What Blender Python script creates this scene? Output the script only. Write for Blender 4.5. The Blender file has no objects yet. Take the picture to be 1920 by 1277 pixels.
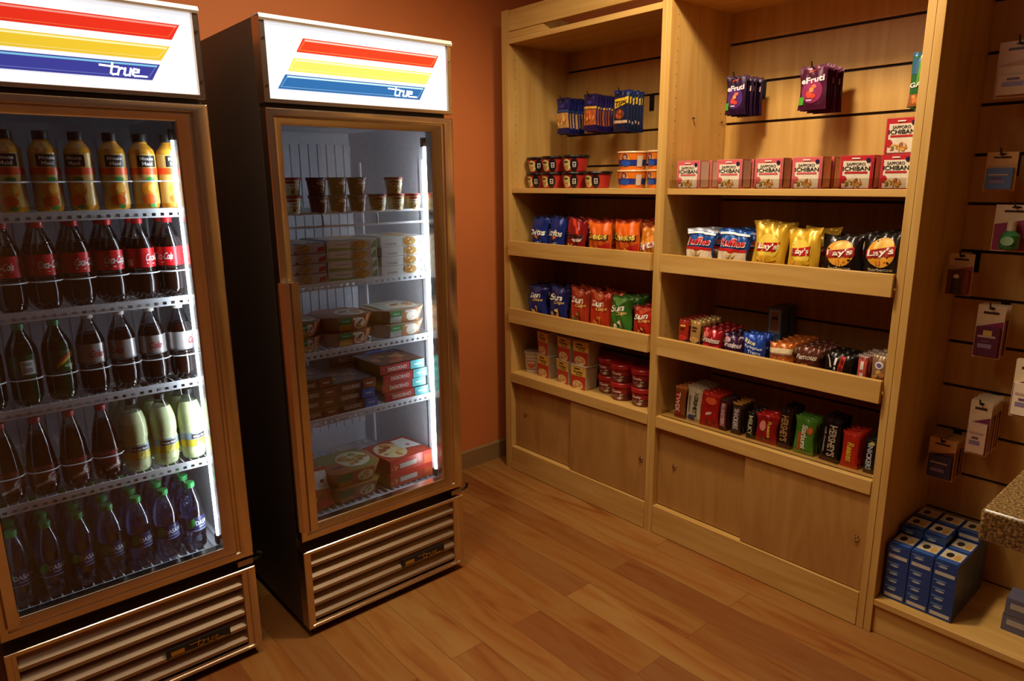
import bpy, math, random
from mathutils import Vector, Matrix
SC = bpy.context.scene
COL = SC.collection
PI = math.pi
sin, cos = math.sin, math.cos

# ------------------------------------------------------------------ materials
def lin(c):
    c = c / 255.0
    return c / 12.92 if c <= 0.04045 else ((c + 0.055) / 1.055) ** 2.4
def rgb(h):
    h = h.lstrip('#')
    return tuple(lin(int(h[i:i + 2], 16)) for i in (0, 2, 4)) + (1.0,)
MATS = {}
def base_mat(name):
    m = bpy.data.materials.new(name); m.use_nodes = True
    nt = m.node_tree
    return m, nt, nt.nodes['Principled BSDF']
def simple(name, hexc, rough=0.5, metal=0.0, spec=0.5, vary=0.06, scale=40.0, coat=0.0):
    """plain surface with a faint procedural mottling"""
    if name in MATS: return MATS[name]
    m, nt, b = base_mat(name)
    tc = nt.nodes.new('ShaderNodeTexCoord'); n = nt.nodes.new('ShaderNodeTexNoise')
    n.inputs['Scale'].default_value = scale; n.inputs['Detail'].default_value = 3
    nt.links.new(tc.outputs['Object'], n.inputs['Vector'])
    r = nt.nodes.new('ShaderNodeValToRGB'); c = rgb(hexc)
    r.color_ramp.elements[0].position = 0.3; r.color_ramp.elements[1].position = 0.7
    r.color_ramp.elements[0].color = tuple(x * (1 - vary) for x in c[:3]) + (1,)
    r.color_ramp.elements[1].color = tuple(min(1, x * (1 + vary)) for x in c[:3]) + (1,)
    nt.links.new(n.outputs['Fac'], r.inputs['Fac']); nt.links.new(r.outputs['Color'], b.inputs['Base Color'])
    b.inputs['Roughness'].default_value = rough; b.inputs['Metallic'].default_value = metal
    b.inputs['Specular IOR Level'].default_value = spec
    b.inputs['Coat Weight'].default_value = coat; b.inputs['Coat Roughness'].default_value = 0.08
    MATS[name] = m
    return m
def ink(hexc, gloss=0.32):
    return simple('print_%s_%d' % (hexc.lstrip('#'), int(gloss * 100)), hexc, gloss, 0, 0.5, 0.05, 60)
def glow(name, hexc, strength):
    if name in MATS: return MATS[name]
    m, nt, b = base_mat(name)
    b.inputs['Base Color'].default_value = tuple(x * .35 for x in rgb(hexc)[:3]) + (1,)
    b.inputs['Emission Color'].default_value = rgb(hexc); b.inputs['Emission Strength'].default_value = strength
    b.inputs['Roughness'].default_value = 0.25
    MATS[name] = m
    return m
def wood(name, c1, c2, stretch, rough=0.38, fig=1.0):
    m, nt, b = base_mat(name)
    tc = nt.nodes.new('ShaderNodeTexCoord'); mp = nt.nodes.new('ShaderNodeMapping'); mp.inputs['Scale'].default_value = stretch
    n = nt.nodes.new('ShaderNodeTexNoise'); n.inputs['Scale'].default_value = 3.0; n.inputs['Detail'].default_value = 6; n.inputs['Distortion'].default_value = 0.6 * fig
    nt.links.new(tc.outputs['Object'], mp.inputs['Vector']); nt.links.new(mp.outputs['Vector'], n.inputs['Vector'])
    r = nt.nodes.new('ShaderNodeValToRGB')
    r.color_ramp.elements[0].position = 0.3; r.color_ramp.elements[0].color = rgb(c2)
    r.color_ramp.elements[1].position = 0.68; r.color_ramp.elements[1].color = rgb(c1)
    nt.links.new(n.outputs['Fac'], r.inputs['Fac']); nt.links.new(r.outputs['Color'], b.inputs['Base Color'])
    b.inputs['Roughness'].default_value = rough; b.inputs['Specular IOR Level'].default_value = 0.4
    return m
def floor_mat():
    m, nt, b = base_mat('laminate_floor')
    N = nt.nodes.new; L = nt.links.new
    tc = N('ShaderNodeTexCoord'); sep = N('ShaderNodeSeparateXYZ'); com = N('ShaderNodeCombineXYZ')
    L(tc.outputs['Object'], sep.inputs[0]); L(sep.outputs['Y'], com.inputs['X']); L(sep.outputs['X'], com.inputs['Y'])
    br = N('ShaderNodeTexBrick'); br.offset = 0.37; br.offset_frequency = 2
    br.inputs['Scale'].default_value = 1.0; br.inputs['Brick Width'].default_value = 1.18; br.inputs['Row Height'].default_value = 0.1295
    br.inputs['Mortar Size'].default_value = 0.0012; br.inputs['Mortar Smooth'].default_value = 0.3
    br.inputs['Color1'].default_value = (0, 0, 0, 1); br.inputs['Color2'].default_value = (1, 1, 1, 1); br.inputs['Mortar'].default_value = (0, 0, 0, 1)
    L(com.outputs[0], br.inputs['Vector'])
    mp = N('ShaderNodeMapping'); mp.inputs['Scale'].default_value = (9, 1.1, 1)
    L(tc.outputs['Object'], mp.inputs['Vector'])
    addv = N('ShaderNodeVectorMath'); addv.operation = 'ADD'
    mulv = N('ShaderNodeVectorMath'); mulv.operation = 'SCALE'; mulv.inputs['Scale'].default_value = 7.0
    L(br.outputs['Color'], mulv.inputs[0]); L(mp.outputs[0], addv.inputs[0]); L(mulv.outputs[0], addv.inputs[1])
    n = N('ShaderNodeTexNoise'); n.inputs['Scale'].default_value = 1.6; n.inputs['Detail'].default_value = 7; n.inputs['Distortion'].default_value = 1.4
    L(addv.outputs[0], n.inputs['Vector'])
    r1 = N('ShaderNodeValToRGB'); e = r1.color_ramp.elements
    e[0].position = 0.0; e[0].color = rgb('80522a'); e[1].position = 1.0; e[1].color = rgb('9c723c')
    k = r1.color_ramp.elements.new(0.35); k.color = rgb('8a5c2c')
    k = r1.color_ramp.elements.new(0.7); k.color = rgb('936632')
    L(br.outputs['Color'], r1.inputs['Fac'])
    r2 = N('ShaderNodeValToRGB'); e = r2.color_ramp.elements
    e[0].position = 0.3; e[0].color = (0.66, 0.36, 0.24, 1); e[1].position = 0.62; e[1].color = (1, 1, 1, 1)
    k = e.new(0.42); k.color = (0.9, 0.68, 0.52, 1)
    L(n.outputs['Fac'], r2.inputs['Fac'])
    mx = N('ShaderNodeMix'); mx.data_type = 'RGBA'; mx.blend_type = 'MULTIPLY'; mx.inputs['Factor'].default_value = 0.85
    L(r1.outputs['Color'], mx.inputs['A']); L(r2.outputs['Color'], mx.inputs['B'])
    m2 = N('ShaderNodeMix'); m2.data_type = 'RGBA'; m2.inputs['B'].default_value = rgb('6a3f1e')
    L(br.outputs['Fac'], m2.inputs['Factor']); L(mx.outputs['Result'], m2.inputs['A'])
    L(m2.outputs['Result'], b.inputs['Base Color'])
    b.inputs['Roughness'].default_value = 0.36; b.inputs['Specular IOR Level'].default_value = 0.4
    return m
def granite():
    m, nt, b = base_mat('granite')
    N = nt.nodes.new; L = nt.links.new
    tc = N('ShaderNodeTexCoord'); v = N('ShaderNodeTexNoise'); v.inputs['Scale'].default_value = 210; v.inputs['Detail'].default_value = 4
    L(tc.outputs['Object'], v.inputs['Vector'])
    r = N('ShaderNodeValToRGB'); e = r.color_ramp.elements
    e[0].position = 0.38; e[0].color = rgb('4a3a28'); e[1].position = 0.64; e[1].color = rgb('a88858')
    k = e.new(0.5); k.color = rgb('7a6038')
    L(v.outputs['Fac'], r.inputs['Fac']); L(r.outputs['Color'], b.inputs['Base Color'])
    b.inputs['Roughness'].default_value = 0.2
    return m
def clear(name, tint, refl=0.07, rough=0.03, milk=0.0, milkc='a8c0f4'):
    """thin clear sheet: mostly see-through, with a faint mirror"""
    if name in MATS: return MATS[name]
    m = bpy.data.materials.new(name); m.use_nodes = True; nt = m.node_tree; nt.nodes.clear()
    N = nt.nodes.new; L = nt.links.new
    o = N('ShaderNodeOutputMaterial'); t = N('ShaderNodeBsdfTransparent'); g = N('ShaderNodeBsdfGlossy')
    t.inputs['Color'].default_value = rgb(tint); g.inputs['Roughness'].default_value = rough
    fr = N('ShaderNodeFresnel'); fr.inputs['IOR'].default_value = 1.45
    ad = N('ShaderNodeMath'); ad.operation = 'ADD'; ad.inputs[1].default_value = refl - 0.035; ad.use_clamp = True
    mx = N('ShaderNodeMixShader')
    L(fr.outputs[0], ad.inputs[0]); L(ad.outputs[0], mx.inputs[0])
    base = t
    if milk:
        tr = N('ShaderNodeBsdfTranslucent'); tr.inputs['Color'].default_value = rgb(milkc); m2 = N('ShaderNodeMixShader'); m2.inputs[0].default_value = milk
        L(t.outputs[0], m2.inputs[1]); L(tr.outputs[0], m2.inputs[2]); base = m2
    L(base.outputs[0], mx.inputs[1]); L(g.outputs[0], mx.inputs[2]); L(mx.outputs[0], o.inputs['Surface'])
    MATS[name] = m
    return m
def liquid(name, hexc, trans=0.0, rough=0.06, sss=0.0):
    if name in MATS: return MATS[name]
    m, nt, b = base_mat(name)
    b.inputs['Base Color'].default_value = rgb(hexc); b.inputs['Roughness'].default_value = rough
    b.inputs['Specular IOR Level'].default_value = .9; b.inputs['Transmission Weight'].default_value = trans; b.inputs['IOR'].default_value = 1.33
    if sss:
        b.inputs['Subsurface Weight'].default_value = sss; b.inputs['Subsurface Radius'].default_value = (0.02, 0.02, 0.01)
    MATS[name] = m
    return m

WV = wood('maple_upright', 'caa25c', 'b78b45', (9, 9, 0.7))
WH = wood('maple_plank', 'cea55e', 'b98d46', (9, 0.7, 9))
WD = wood('maple_door', 'ae8044', '9e7036', (5, 5, 0.9), 0.42, 2.0)
SLOT = simple('slat_slot', '2a1c11', 0.7)
FLOOR = floor_mat(); GRAN = granite()
ORANGE = simple('orange_paint', 'c06c36', 0.62, 0, 0.3, 0.05, 3)
BROWNB = simple('baseboard_paint', '8a6840', 0.5)
CEIL = simple('ceiling_paint', 'b9a58c', 0.8)
DARKWALL = simple('tan_paint', '9a6236', 0.7)
STEEL = simple('brushed_metal', 'd6c8b4', 0.22, 1.0, 0.5, 0.05, 12)
STEELR = simple('louver_metal', 'a8947c', 0.42, 1.0, 0.5, 0.05, 12)
PALE = simple('pale_metal', 'e4dccd', 0.3, 0.6)
BLACKB = simple('dark_cabinet', '3c332c', 0.42, 0, 0.5)
RUBBER = simple('black_rubber', '141210', 0.6)
LINER = simple('cooler_liner', 'd2d2d8', 0.45)
RIB = simple('cooler_rib', 'd4d4da', 0.45)
WIRE = simple('white_wire', 'e8eaec', 0.35)
GLASS = clear('door_pane', 'f2f4f2', 0.055, 0.02)
PET = clear('clear_bottle', 'e3e6e8', 0.10, 0.06)
ACRYL = clear('acrylic', 'f0ece4', .09, .05)
CHROME = simple('chrome', 'd8d4cc', 0.15, 1.0)
GOLD = simple('gold_letters', 'c9a648', 0.3, 0.8)
TUBE = glow('light_tube', 'e6f0ff', 36.0)
HOOKM = simple('hook_black', '17120f', 0.4, 0.3)
WHITE = ink('efece4')

# ------------------------------------------------------------------ mesh builder
_text_cache = {}
def glyphs(s, bold=0.0):
    key = (s, bold)
    if key not in _text_cache:
        cu = bpy.data.curves.new('t', 'FONT'); cu.body = s; cu.size = 1.0; cu.offset = bold; cu.resolution_u = 3; cu.align_x = 'LEFT'
        ob = bpy.data.objects.new('t', cu); me = ob.to_mesh()
        vs = [v.co.copy() for v in me.vertices]; fs = [tuple(p.vertices) for p in me.polygons]
        ob.to_mesh_clear(); bpy.data.objects.remove(ob); bpy.data.curves.remove(cu)
        x0 = min(v.x for v in vs); x1 = max(v.x for v in vs); y0 = min(v.y for v in vs); y1 = max(v.y for v in vs)
        _text_cache[key] = ([(v.x - (x0 + x1) / 2, v.y - (y0 + y1) / 2) for v in vs], fs, x1 - x0, y1 - y0)
    return _text_cache[key]
class MB:
    def __init__(s): s.v = []; s.f = []; s.m = []; s.mats = []; s.layer = 0; s.step = .0002; s.fine = 1
    def mi(s, m):
        if m not in s.mats: s.mats.append(m)
        return s.mats.index(m)
    def add(s, vs, fs, m):
        o = len(s.v); k = s.mi(m)
        s.v += [tuple(v) for v in vs]
        for f in fs: s.f.append(tuple(i + o for i in f)); s.m.append(k)
    def box(s, x0, x1, y0, y1, z0, z1, m):
        vs = [(x0, y0, z0), (x1, y0, z0), (x1, y1, z0), (x0, y1, z0), (x0, y0, z1), (x1, y0, z1), (x1, y1, z1), (x0, y1, z1)]
        s.add(vs, [(0, 3, 2, 1), (4, 5, 6, 7), (0, 1, 5, 4), (1, 2, 6, 5), (2, 3, 7, 6), (3, 0, 4, 7)], m)
    def prism(s, poly, axis, a0, a1, m):
        """poly of 2-D points extruded along axis: 'x' -> (y,z), 'y' -> (x,z), 'z' -> (x,y)"""
        n = len(poly)
        def P(p, a): return (a, p[0], p[1]) if axis == 'x' else (p[0], a, p[1]) if axis == 'y' else (p[0], p[1], a)
        vs = [P(p, a0) for p in poly] + [P(p, a1) for p in poly]
        s.add(vs, [tuple(range(n))[::-1], tuple(range(n, 2 * n))] + [(i, (i + 1) % n, n + (i + 1) % n, n + i) for i in range(n)], m)
    def rings(s, rects, m, close=False):
        """loft rectangles (x0,x1,z0,z1,y) into a picture-frame section"""
        vs = []
        for (x0, x1, z0, z1, y) in rects: vs += [(x0, y, z0), (x1, y, z0), (x1, y, z1), (x0, y, z1)]
        fs = []
        k = len(rects)
        for i in range(k if close else k - 1):
            j = (i + 1) % k
            for q in range(4): fs.append((i * 4 + q, i * 4 + (q + 1) % 4, j * 4 + (q + 1) % 4, j * 4 + q))
        s.add(vs, fs, m)
    def lathe(s, prof, n, mats, cx=0, cy=0, mod=None, cap=True):
        """prof [(r,z)] ; mats one per segment or a single one"""
        vs = []
        for (r, z) in prof:
            for i in range(n):
                a = 2 * PI * i / n; rr = r * (mod(a, z) if mod else 1)
                vs.append((cx + rr * sin(a), cy - rr * cos(a), z))
        for k in range(len(prof) - 1):
            m = mats[k] if isinstance(mats, (list, tuple)) else mats
            o = [(k * n + i, k * n + (i + 1) % n, (k + 1) * n + (i + 1) % n, (k + 1) * n + i) for i in range(n)]
            used = vs[k * n:(k + 2) * n]
            s.add(used, [tuple(q - k * n for q in f) for f in o], m)
        if cap:
            m0 = mats[0] if isinstance(mats, (list, tuple)) else mats; m1 = mats[-1] if isinstance(mats, (list, tuple)) else mats
            s.add(vs[:n], [tuple(range(n))[::-1]], m0); s.add(vs[-n:], [tuple(range(n))], m1)
    def tube(s, pts, r, m, n=6):
        pts = [Vector(p) for p in pts]; vs = []
        up = Vector((0, 0, 1))
        for i, p in enumerate(pts):
            t = (pts[min(i + 1, len(pts) - 1)] - pts[max(i - 1, 0)]).normalized()
            a = t.cross(up)
            if a.length < 1e-3: a = t.cross(Vector((0, 1, 0)))
            a.normalize(); b = a.cross(t)
            for k in range(n):
                q = 2 * PI * k / n; vs.append(p + (a * cos(q) + b * sin(q)) * r)
        fs = [(i * n + k, i * n + (k + 1) % n, (i + 1) * n + (k + 1) % n, (i + 1) * n + k) for i in range(len(pts) - 1) for k in range(n)]
        fs += [tuple(range(n))[::-1], tuple(range((len(pts) - 1) * n, len(pts) * n))]
        s.add(vs, fs, m)
    # ---- prints on a surface S(a, b, lift)
    def lift(s): s.layer += 1; return 0.0006 + s.step * s.layer
    def rect(s, S, a0, a1, b0, b1, m, n=8):
        n *= s.fine; e = s.lift(); nb = n; na = max(n, math.ceil(abs(a1 - a0) / .007)) if abs(a1 - a0) > .05 else n
        vs = [S(a0 + (a1 - a0) * i / na, b0 + (b1 - b0) * j / nb, e) for j in range(nb + 1) for i in range(na + 1)]
        s.add(vs, [(j * (na + 1) + i, j * (na + 1) + i + 1, (j + 1) * (na + 1) + i + 1, (j + 1) * (na + 1) + i) for j in range(nb) for i in range(na)], m)
    def quad(s, S, P, m, n=8):
        n *= s.fine; e = s.lift(); vs = []
        for j in range(n + 1):
            for i in range(n + 1):
                u, v = i / n, j / n
                a = (1 - v) * ((1 - u) * P[0][0] + u * P[1][0]) + v * ((1 - u) * P[3][0] + u * P[2][0])
                b = (1 - v) * ((1 - u) * P[0][1] + u * P[1][1]) + v * ((1 - u) * P[3][1] + u * P[2][1])
                vs.append(S(a, b, e))
        s.add(vs, [(j * (n + 1) + i, j * (n + 1) + i + 1, (j + 1) * (n + 1) + i + 1, (j + 1) * (n + 1) + i) for j in range(n) for i in range(n)], m)
    def ell(s, S, ca, cb, ra, rb, m, n=20, rot=0.0, flat=None):
        e = s.lift() if flat is None else flat; vs = [S(ca, cb, e)]
        R_ = 2 * s.fine
        for k in [(q + 1) / R_ for q in range(R_)]:
            for i in range(n):
                q = 2 * PI * i / n; x = k * ra * cos(q); y = k * rb * sin(q)
                vs.append(S(ca + x * cos(rot) - y * sin(rot), cb + x * sin(rot) + y * cos(rot), e))
        fs = [(0, 1 + i, 1 + (i + 1) % n) for i in range(n)] + [(1 + g * n + i, 1 + g * n + n + i, 1 + g * n + n + (i + 1) % n, 1 + g * n + (i + 1) % n) for g in range(R_ - 1) for i in range(n)]
        s.add(vs, fs, m)
    def text(s, S, t, ca, cb, width, m, height=None, shear=0.0, rot=0.0, bold=0.02):
        e = s.lift() + 0.0003 + s.step
        vs, fs, w, h = glyphs(t, bold); k = width / w; kh = (height / h) if height else k
        out = []
        for (x, y) in vs:
            X = x * k + shear * y * kh; Y = y * kh
            out.append(S(ca + X * cos(rot) - Y * sin(rot), cb + X * sin(rot) + Y * cos(rot), e))
        s.add(out, fs, m)
    def food(s, S, ca, cb, ra, rb, cols, n, seed, size=0.28):
        rnd = random.Random(seed)
        for i in range(n):
            q = rnd.random() * 2 * PI; k = math.sqrt(rnd.random()) * 0.8
            s.ell(S, ca + ra * k * cos(q), cb + rb * k * sin(q), ra * size * (0.6 + rnd.random() * 0.8), rb * size * (0.6 + rnd.random() * 0.8), ink(rnd.choice(cols)), 10, rnd.random() * 3)
            s.layer -= 0.85
    def stroke(s, S, pts, w, m):
        e = s.lift() + 0.0003
        for (p, q) in zip(pts, pts[1:]):
            dx, dy = q[0] - p[0], q[1] - p[1]; l = math.hypot(dx, dy) or 1; nx, ny = -dy / l * w / 2, dx / l * w / 2; ex, ey = dx / l * w / 2, dy / l * w / 2
            s.add([S(p[0] + nx - ex, p[1] + ny - ey, e), S(p[0] - nx - ex, p[1] - ny - ey, e), S(q[0] - nx + ex, q[1] - ny + ey, e), S(q[0] + nx + ex, q[1] + ny + ey, e)], [(0, 1, 2, 3)], m)
    def mesh(s, name, smooth=35):
        me = bpy.data.meshes.new(name); me.from_pydata(s.v, [], s.f)
        for m in s.mats: me.materials.append(m)
        me.polygons.foreach_set('material_index', s.m)
        if smooth:
            me.polygons.foreach_set('use_smooth', [True] * len(s.f)); me.set_sharp_from_angle(angle=math.radians(smooth))
        me.update()
        return me
    def build(s, name, parent=None, loc=(0, 0, 0), rz=0.0, smooth=35, bevel=0.0, weld=False):
        me = s.mesh(name, smooth)
        o = bpy.data.objects.new(name, me); COL.objects.link(o); o.location = loc; o.rotation_euler = (0, 0, rz)
        if parent: o.parent = parent
        if bevel:
            b = o.modifiers.new('edge', 'BEVEL'); b.width = bevel; b.segments = 2; b.limit_method = 'ANGLE'
        return o
def tag(o, label, cat, group=None):
    o['label'] = label; o['category'] = cat
    if group: o['group'] = group
    n = len(label.split())
    if n < 4 or n > 16: print('LABEL LENGTH', n, label)
    return o
def thing(name, label, cat, loc=(0, 0, 0), rz=0.0, group=None):
    o = bpy.data.objects.new(name, None); COL.objects.link(o); o.empty_display_size = 0.05
    o.location = loc; o.rotation_euler = (0, 0, rz)
    return tag(o, label, cat, group)
def dup(src, label, loc, rz=None, rx=0.0):
    """one copied thing together with copies of its parts and their sub-parts"""
    r = src.copy(); COL.objects.link(r); r.location = loc
    r.rotation_euler = (rx, 0, src.rotation_euler.z if rz is None else rz); r['label'] = label
    n = len(label.split())
    if n < 4 or n > 16: print('LABEL LENGTH', n, label)
    for ch in list(src.children):
        c = ch.copy(); COL.objects.link(c); c.parent = r
        for g in list(ch.children):
            d = g.copy(); COL.objects.link(d); d.parent = c
    return r
def struct(name, mb, smooth=0, bevel=0.0):
    o = mb.build(name, None, smooth=smooth, bevel=bevel); o['kind'] = 'structure'
    return o

# ------------------------------------------------------------------ the room
RX0, RX1, RY0, RY1, RH = -3.3, 1.18, -4.6, 0.0, 2.62
b = MB(); b.box(RX0 - .1, RX1 + .1, RY0 - .1, RY1 + .1, -.1, 0, FLOOR); struct('floor', b)
b = MB(); b.box(RX0 - .1, RX1 + .1, RY0 - .1, RY1 + .1, RH, RH + .1, CEIL); struct('ceiling', b)
b = MB(); b.box(RX0 - .1, RX1 + .1, RY1, RY1 + .1, 0, RH, ORANGE); struct('wall_left', b)
b = MB(); b.box(RX1, RX1 + .1, RY0, RY1, 0, RH, ORANGE); struct('wall_back', b)
b = MB(); b.box(RX0 - .1, RX1 + .1, RY0 - .1, RY0, 0, RH, DARKWALL); struct('wall_right', b)
b = MB(); b.box(RX0 - .1, RX0, RY0, RY1, 0, RH, ORANGE); struct('wall_front', b)
b = MB(); b.prism([(-.013, .0), (0, .0), (0, .1), (-.006, .1), (-.013, .092)], 'x', RX0, RX1, BROWNB); struct('baseboard_left', b)

# ------------------------------------------------------------------ coolers
CW, CD = 0.65, 0.71
U = lambda u: u - CW / 2
V = lambda v: v - CD / 2
TRUE_STROKES = [[(.24, .44), (.17, .05), (.22, 0), (.34, .02)], [(-.12, .34), (.4, .31)], [(.36, 0), (.43, .28)], [(.42, .22), (.5, .28), (.56, .25)],
                [(.6, .28), (.55, .05), (.58, 0), (.7, .02)], [(.76, .28), (.7, 0)], [(.8, .14), (.97, .16), (.99, .26), (.86, .28), (.81, .2), (.8, .05), (.85, 0), (1.2, 0)]]
def plane_y(y, cx=0.0, cz=0.0):
    return lambda a, bb, e: (cx + a, y - e, cz + bb)
def cooler(name, label, loc, pal):
    t = thing(name, label, 'cooler', loc, 0, 'glass door coolers along the orange wall')
    # shell
    m = MB(); o0, o1, z0, z1, vf, vb = 0, CW, .03, 1.945, .05, CD
    i0, i1, j0, j1, ib = .035, .605, .37, 1.69, .655
    m.box(U(o0), U(i0), V(vf), V(vb), z0, z1, BLACKB); m.box(U(i1), U(o1), V(vf), V(vb), z0, z1, BLACKB)
    m.box(U(i0), U(i1), V(vf), V(vb), z0, j0, BLACKB); m.box(U(i0), U(i1), V(vf), V(vb), j1, z1, BLACKB)
    m.box(U(i0), U(i1), V(ib), V(vb), j0, j1, BLACKB)
    m.build('cabinet_shell', t, smooth=0)
    # liner, open at the front, ribbed back
    m = MB(); k = .004
    m.box(U(i0), U(i0 + k), V(vf + .002), V(ib), j0, j1, LINER); m.box(U(i1 - k), U(i1), V(vf + .002), V(ib), j0, j1, LINER)
    m.box(U(i0 + k), U(i1 - k), V(vf + .002), V(ib), j0, j0 + k, LINER); m.box(U(i0 + k), U(i1 - k), V(vf + .002), V(ib), j1 - k, j1, LINER)
    m.box(U(i0 + k), U(i1 - k), V(ib - k), V(ib), j0 + k, j1 - k, LINER)
    for q in range(15):
        u = i0 + .012 + q * .0375
        m.box(U(u), U(u + .033), V(ib - .011), V(ib - k), j0 + .09, j1 - .05, RIB)
    for u in (i0 + k, i1 - k - .006):                                   # shelf standards
        for v in (.12, .56): m.box(U(u), U(u + .006), V(v), V(v + .016), j0 + .02, j1 - .12, WIRE)
    m.build('inner_liner', t, smooth=0)
    m = MB(); m.tube([(U(.569), V(.056), .43), (U(.569), V(.056), 1.61)], .007, TUBE, 10); lt = m.build('light_tube', t)
    m = MB(); m.box(U(.56), U(.59), V(.052), V(.07), 1.61, 1.64, RUBBER); m.box(U(.56), U(.59), V(.052), V(.07), .4, .43, RUBBER)
    m.build('lamp_holder', lt)
    # sign box
    m = MB(); s0, s1 = 1.715, 1.945
    rect = lambda ins, v: (U(0) + ins, U(CW) - ins, s0 + ins * .7, s1 - ins * .8, V(v))
    m.rings([rect(0, .05), rect(0, .002), rect(.002, 0), rect(.016, 0), rect(.018, .004), rect(.02, .008)], STEEL)
    m.box(U(.02), U(CW - .02), V(.02), V(.05), s0 + .012, s1 - .014, BLACKB)
    sb = m.build('sign_box', t)
    m = MB(); m.prism([(V(-.006), s1 - .004), (V(.05), s1 + .002), (V(.05), s1 + .006), (V(-.002), s1 + .003), (V(-.008), s1 - .008), (V(-.005), s1 - .014), (V(-.001), s1 - .012)], 'x', U(0), U(CW), PALE); m.build('top_trim', sb)
    m = MB(); F = plane_y(V(.006), U(0), 0)
    m.box(U(.019), U(CW - .019), V(.006), V(.019), s0 + .012, s1 - .014, glow('sign_white', 'f6f6fc', .82))
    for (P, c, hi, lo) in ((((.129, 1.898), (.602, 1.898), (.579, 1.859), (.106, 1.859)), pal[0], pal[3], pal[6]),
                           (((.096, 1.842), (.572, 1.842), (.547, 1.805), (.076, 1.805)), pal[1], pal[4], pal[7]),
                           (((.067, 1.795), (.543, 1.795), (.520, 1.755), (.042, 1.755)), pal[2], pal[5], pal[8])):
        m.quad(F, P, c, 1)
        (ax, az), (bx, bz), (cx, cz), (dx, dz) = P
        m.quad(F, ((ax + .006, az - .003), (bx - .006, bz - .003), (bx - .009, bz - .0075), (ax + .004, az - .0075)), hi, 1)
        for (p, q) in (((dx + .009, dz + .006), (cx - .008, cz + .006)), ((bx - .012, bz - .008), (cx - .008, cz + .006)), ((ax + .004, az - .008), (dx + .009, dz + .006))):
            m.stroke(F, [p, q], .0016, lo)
    for st in TRUE_STROKES: m.stroke(F, [(.413 + x * .078, 1.762 + y * .058) for x, y in st], .0045, glow('sign_letters', 'ffffff', 1.3))
    m.build('sign_panel', sb, smooth=0)
    m = MB()
    for u in (.009, CW - .009):
        for z in (1.885, 1.76): m.lathe([(.004, 0), (.004, .002), (.002, .003)], 10, CHROME); m.v[-0:] = m.v
    m = MB()
    for u in (.009, CW - .009):
        for z in (1.885, 1.76): m.prism([(U(u) + .004 * cos(q * PI / 4), z + .004 * sin(q * PI / 4)) for q in range(8)], 'y', V(-.002), V(.002), CHROME)
    m.build('screw', sb)
    # door
    m = MB(); d0, d1 = .352, 1.702
    def R(k, v): return (U(0) + .045 * k, U(CW) - .085 * k, d0 + .05 * k, d1 - .045 * k, V(v))
    m.rings([R(0, .044), R(0, .003), R(.06, 0), R(.42, 0), R(.46, .006), R(.54, .006), R(.6, .002), R(.92, .008), R(1, .012), R(1, .044)], STEEL, True)
    dr = m.build('door', t)
    m = MB(); m.box(U(.043), U(CW - .083), V(.03), V(.036), d0 + .048, d1 - .043, GLASS); m.build('door_glass', dr, smooth=0)
    m = MB(); gr = lambda ins, v: (U(.012) + ins, U(CW - .012) - ins, d0 + .014 + ins, d1 - .014 - ins, V(v))
    m.rings([gr(0, .044), gr(0, .05), gr(.024, .05), gr(.024, .044)], RUBBER, True); m.build('door_gasket', dr, smooth=0)
    m = MB()
    m.prism([(U(-.008), V(.01)), (U(-.012), V(-.012)), (U(-.002), V(-.026)), (U(.014), V(-.028)), (U(.018), V(-.022)), (U(.02), V(-.03)), (U(.044), V(-.03)), (U(.047), V(-.024)), (U(.043), V(-.002)), (U(.02), V(-.002)), (U(.0), V(-.001))], 'z', .40, 1.205, STEEL)
    m.build('door_handle', dr, smooth=20)
    # bottom grille
    m = MB(); g0, g1 = .03, .315
    G = lambda k, v: (U(0) + .028 * k, U(CW) - .045 * k, g0 + .02 * k, g1 - .016 * k, V(v))
    m.rings([G(0, .05), G(0, .002), G(.1, 0), G(.5, 0), G(.58, .005), G(.9, .005), G(1, .012), G(1, .05)], STEEL, True)
    m.box(U(.02), U(CW - .03), V(.043), V(.05), g0 + .01, g1 - .01, RUBBER)
    gl = m.build('grille', t)
    for q in range(5):
        zc = .083 + q * .0485; m = MB()
        m.prism([(V(.036), zc + .019), (V(.011), zc - .010), (V(.0065), zc - .015), (V(.006), zc - .025), (V(.010), zc - .0275), (V(.015), zc - .019), (V(.041), zc + .012)], 'x', U(.026), U(CW - .043), STEELR)
        m.build('louver', gl, smooth=20)
    m = MB(); NP = plane_y(V(.0035), U(.37), .112)
    m.box(U(.37), U(.556), V(.0035), V(.010), .110, .142, RUBBER)
    m.rect(NP, .012, .05, .006, .02, GOLD, 1); m.rect(NP, .004, .182, .0015, .0035, GOLD, 1)
    for st in TRUE_STROKES: m.stroke(NP, [(.075 + x * .075, .006 + y * .045) for x, y in st], .003, GOLD)
    m.build('nameplate', gl, smooth=0)
    # hinge, feet
    m = MB(); m.tube([(U(CW - .03), V(.02), .335), (U(CW + .006), V(.008), .333), (U(CW + .02), V(.004), .34), (U(CW + .022), V(.0), .352), (U(CW + .012), V(-.002), .36)], .005, RUBBER); m.box(U(CW - .05), U(CW - .003), V(.004), V(.05), .325, .343, STEELR); m.build('hinge', t)
    for (u, v) in ((.06, .12), (.59, .12), (.06, .64), (.59, .64)):
        m = MB(); m.lathe([(.024, 0), (.024, .008), (.012, .012), (.012, .03)], 14, RUBBER, U(u), V(v)); m.build('foot', t)
    return t
C1 = (-1.477, -.743); C2 = (-.681, -.78)
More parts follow.
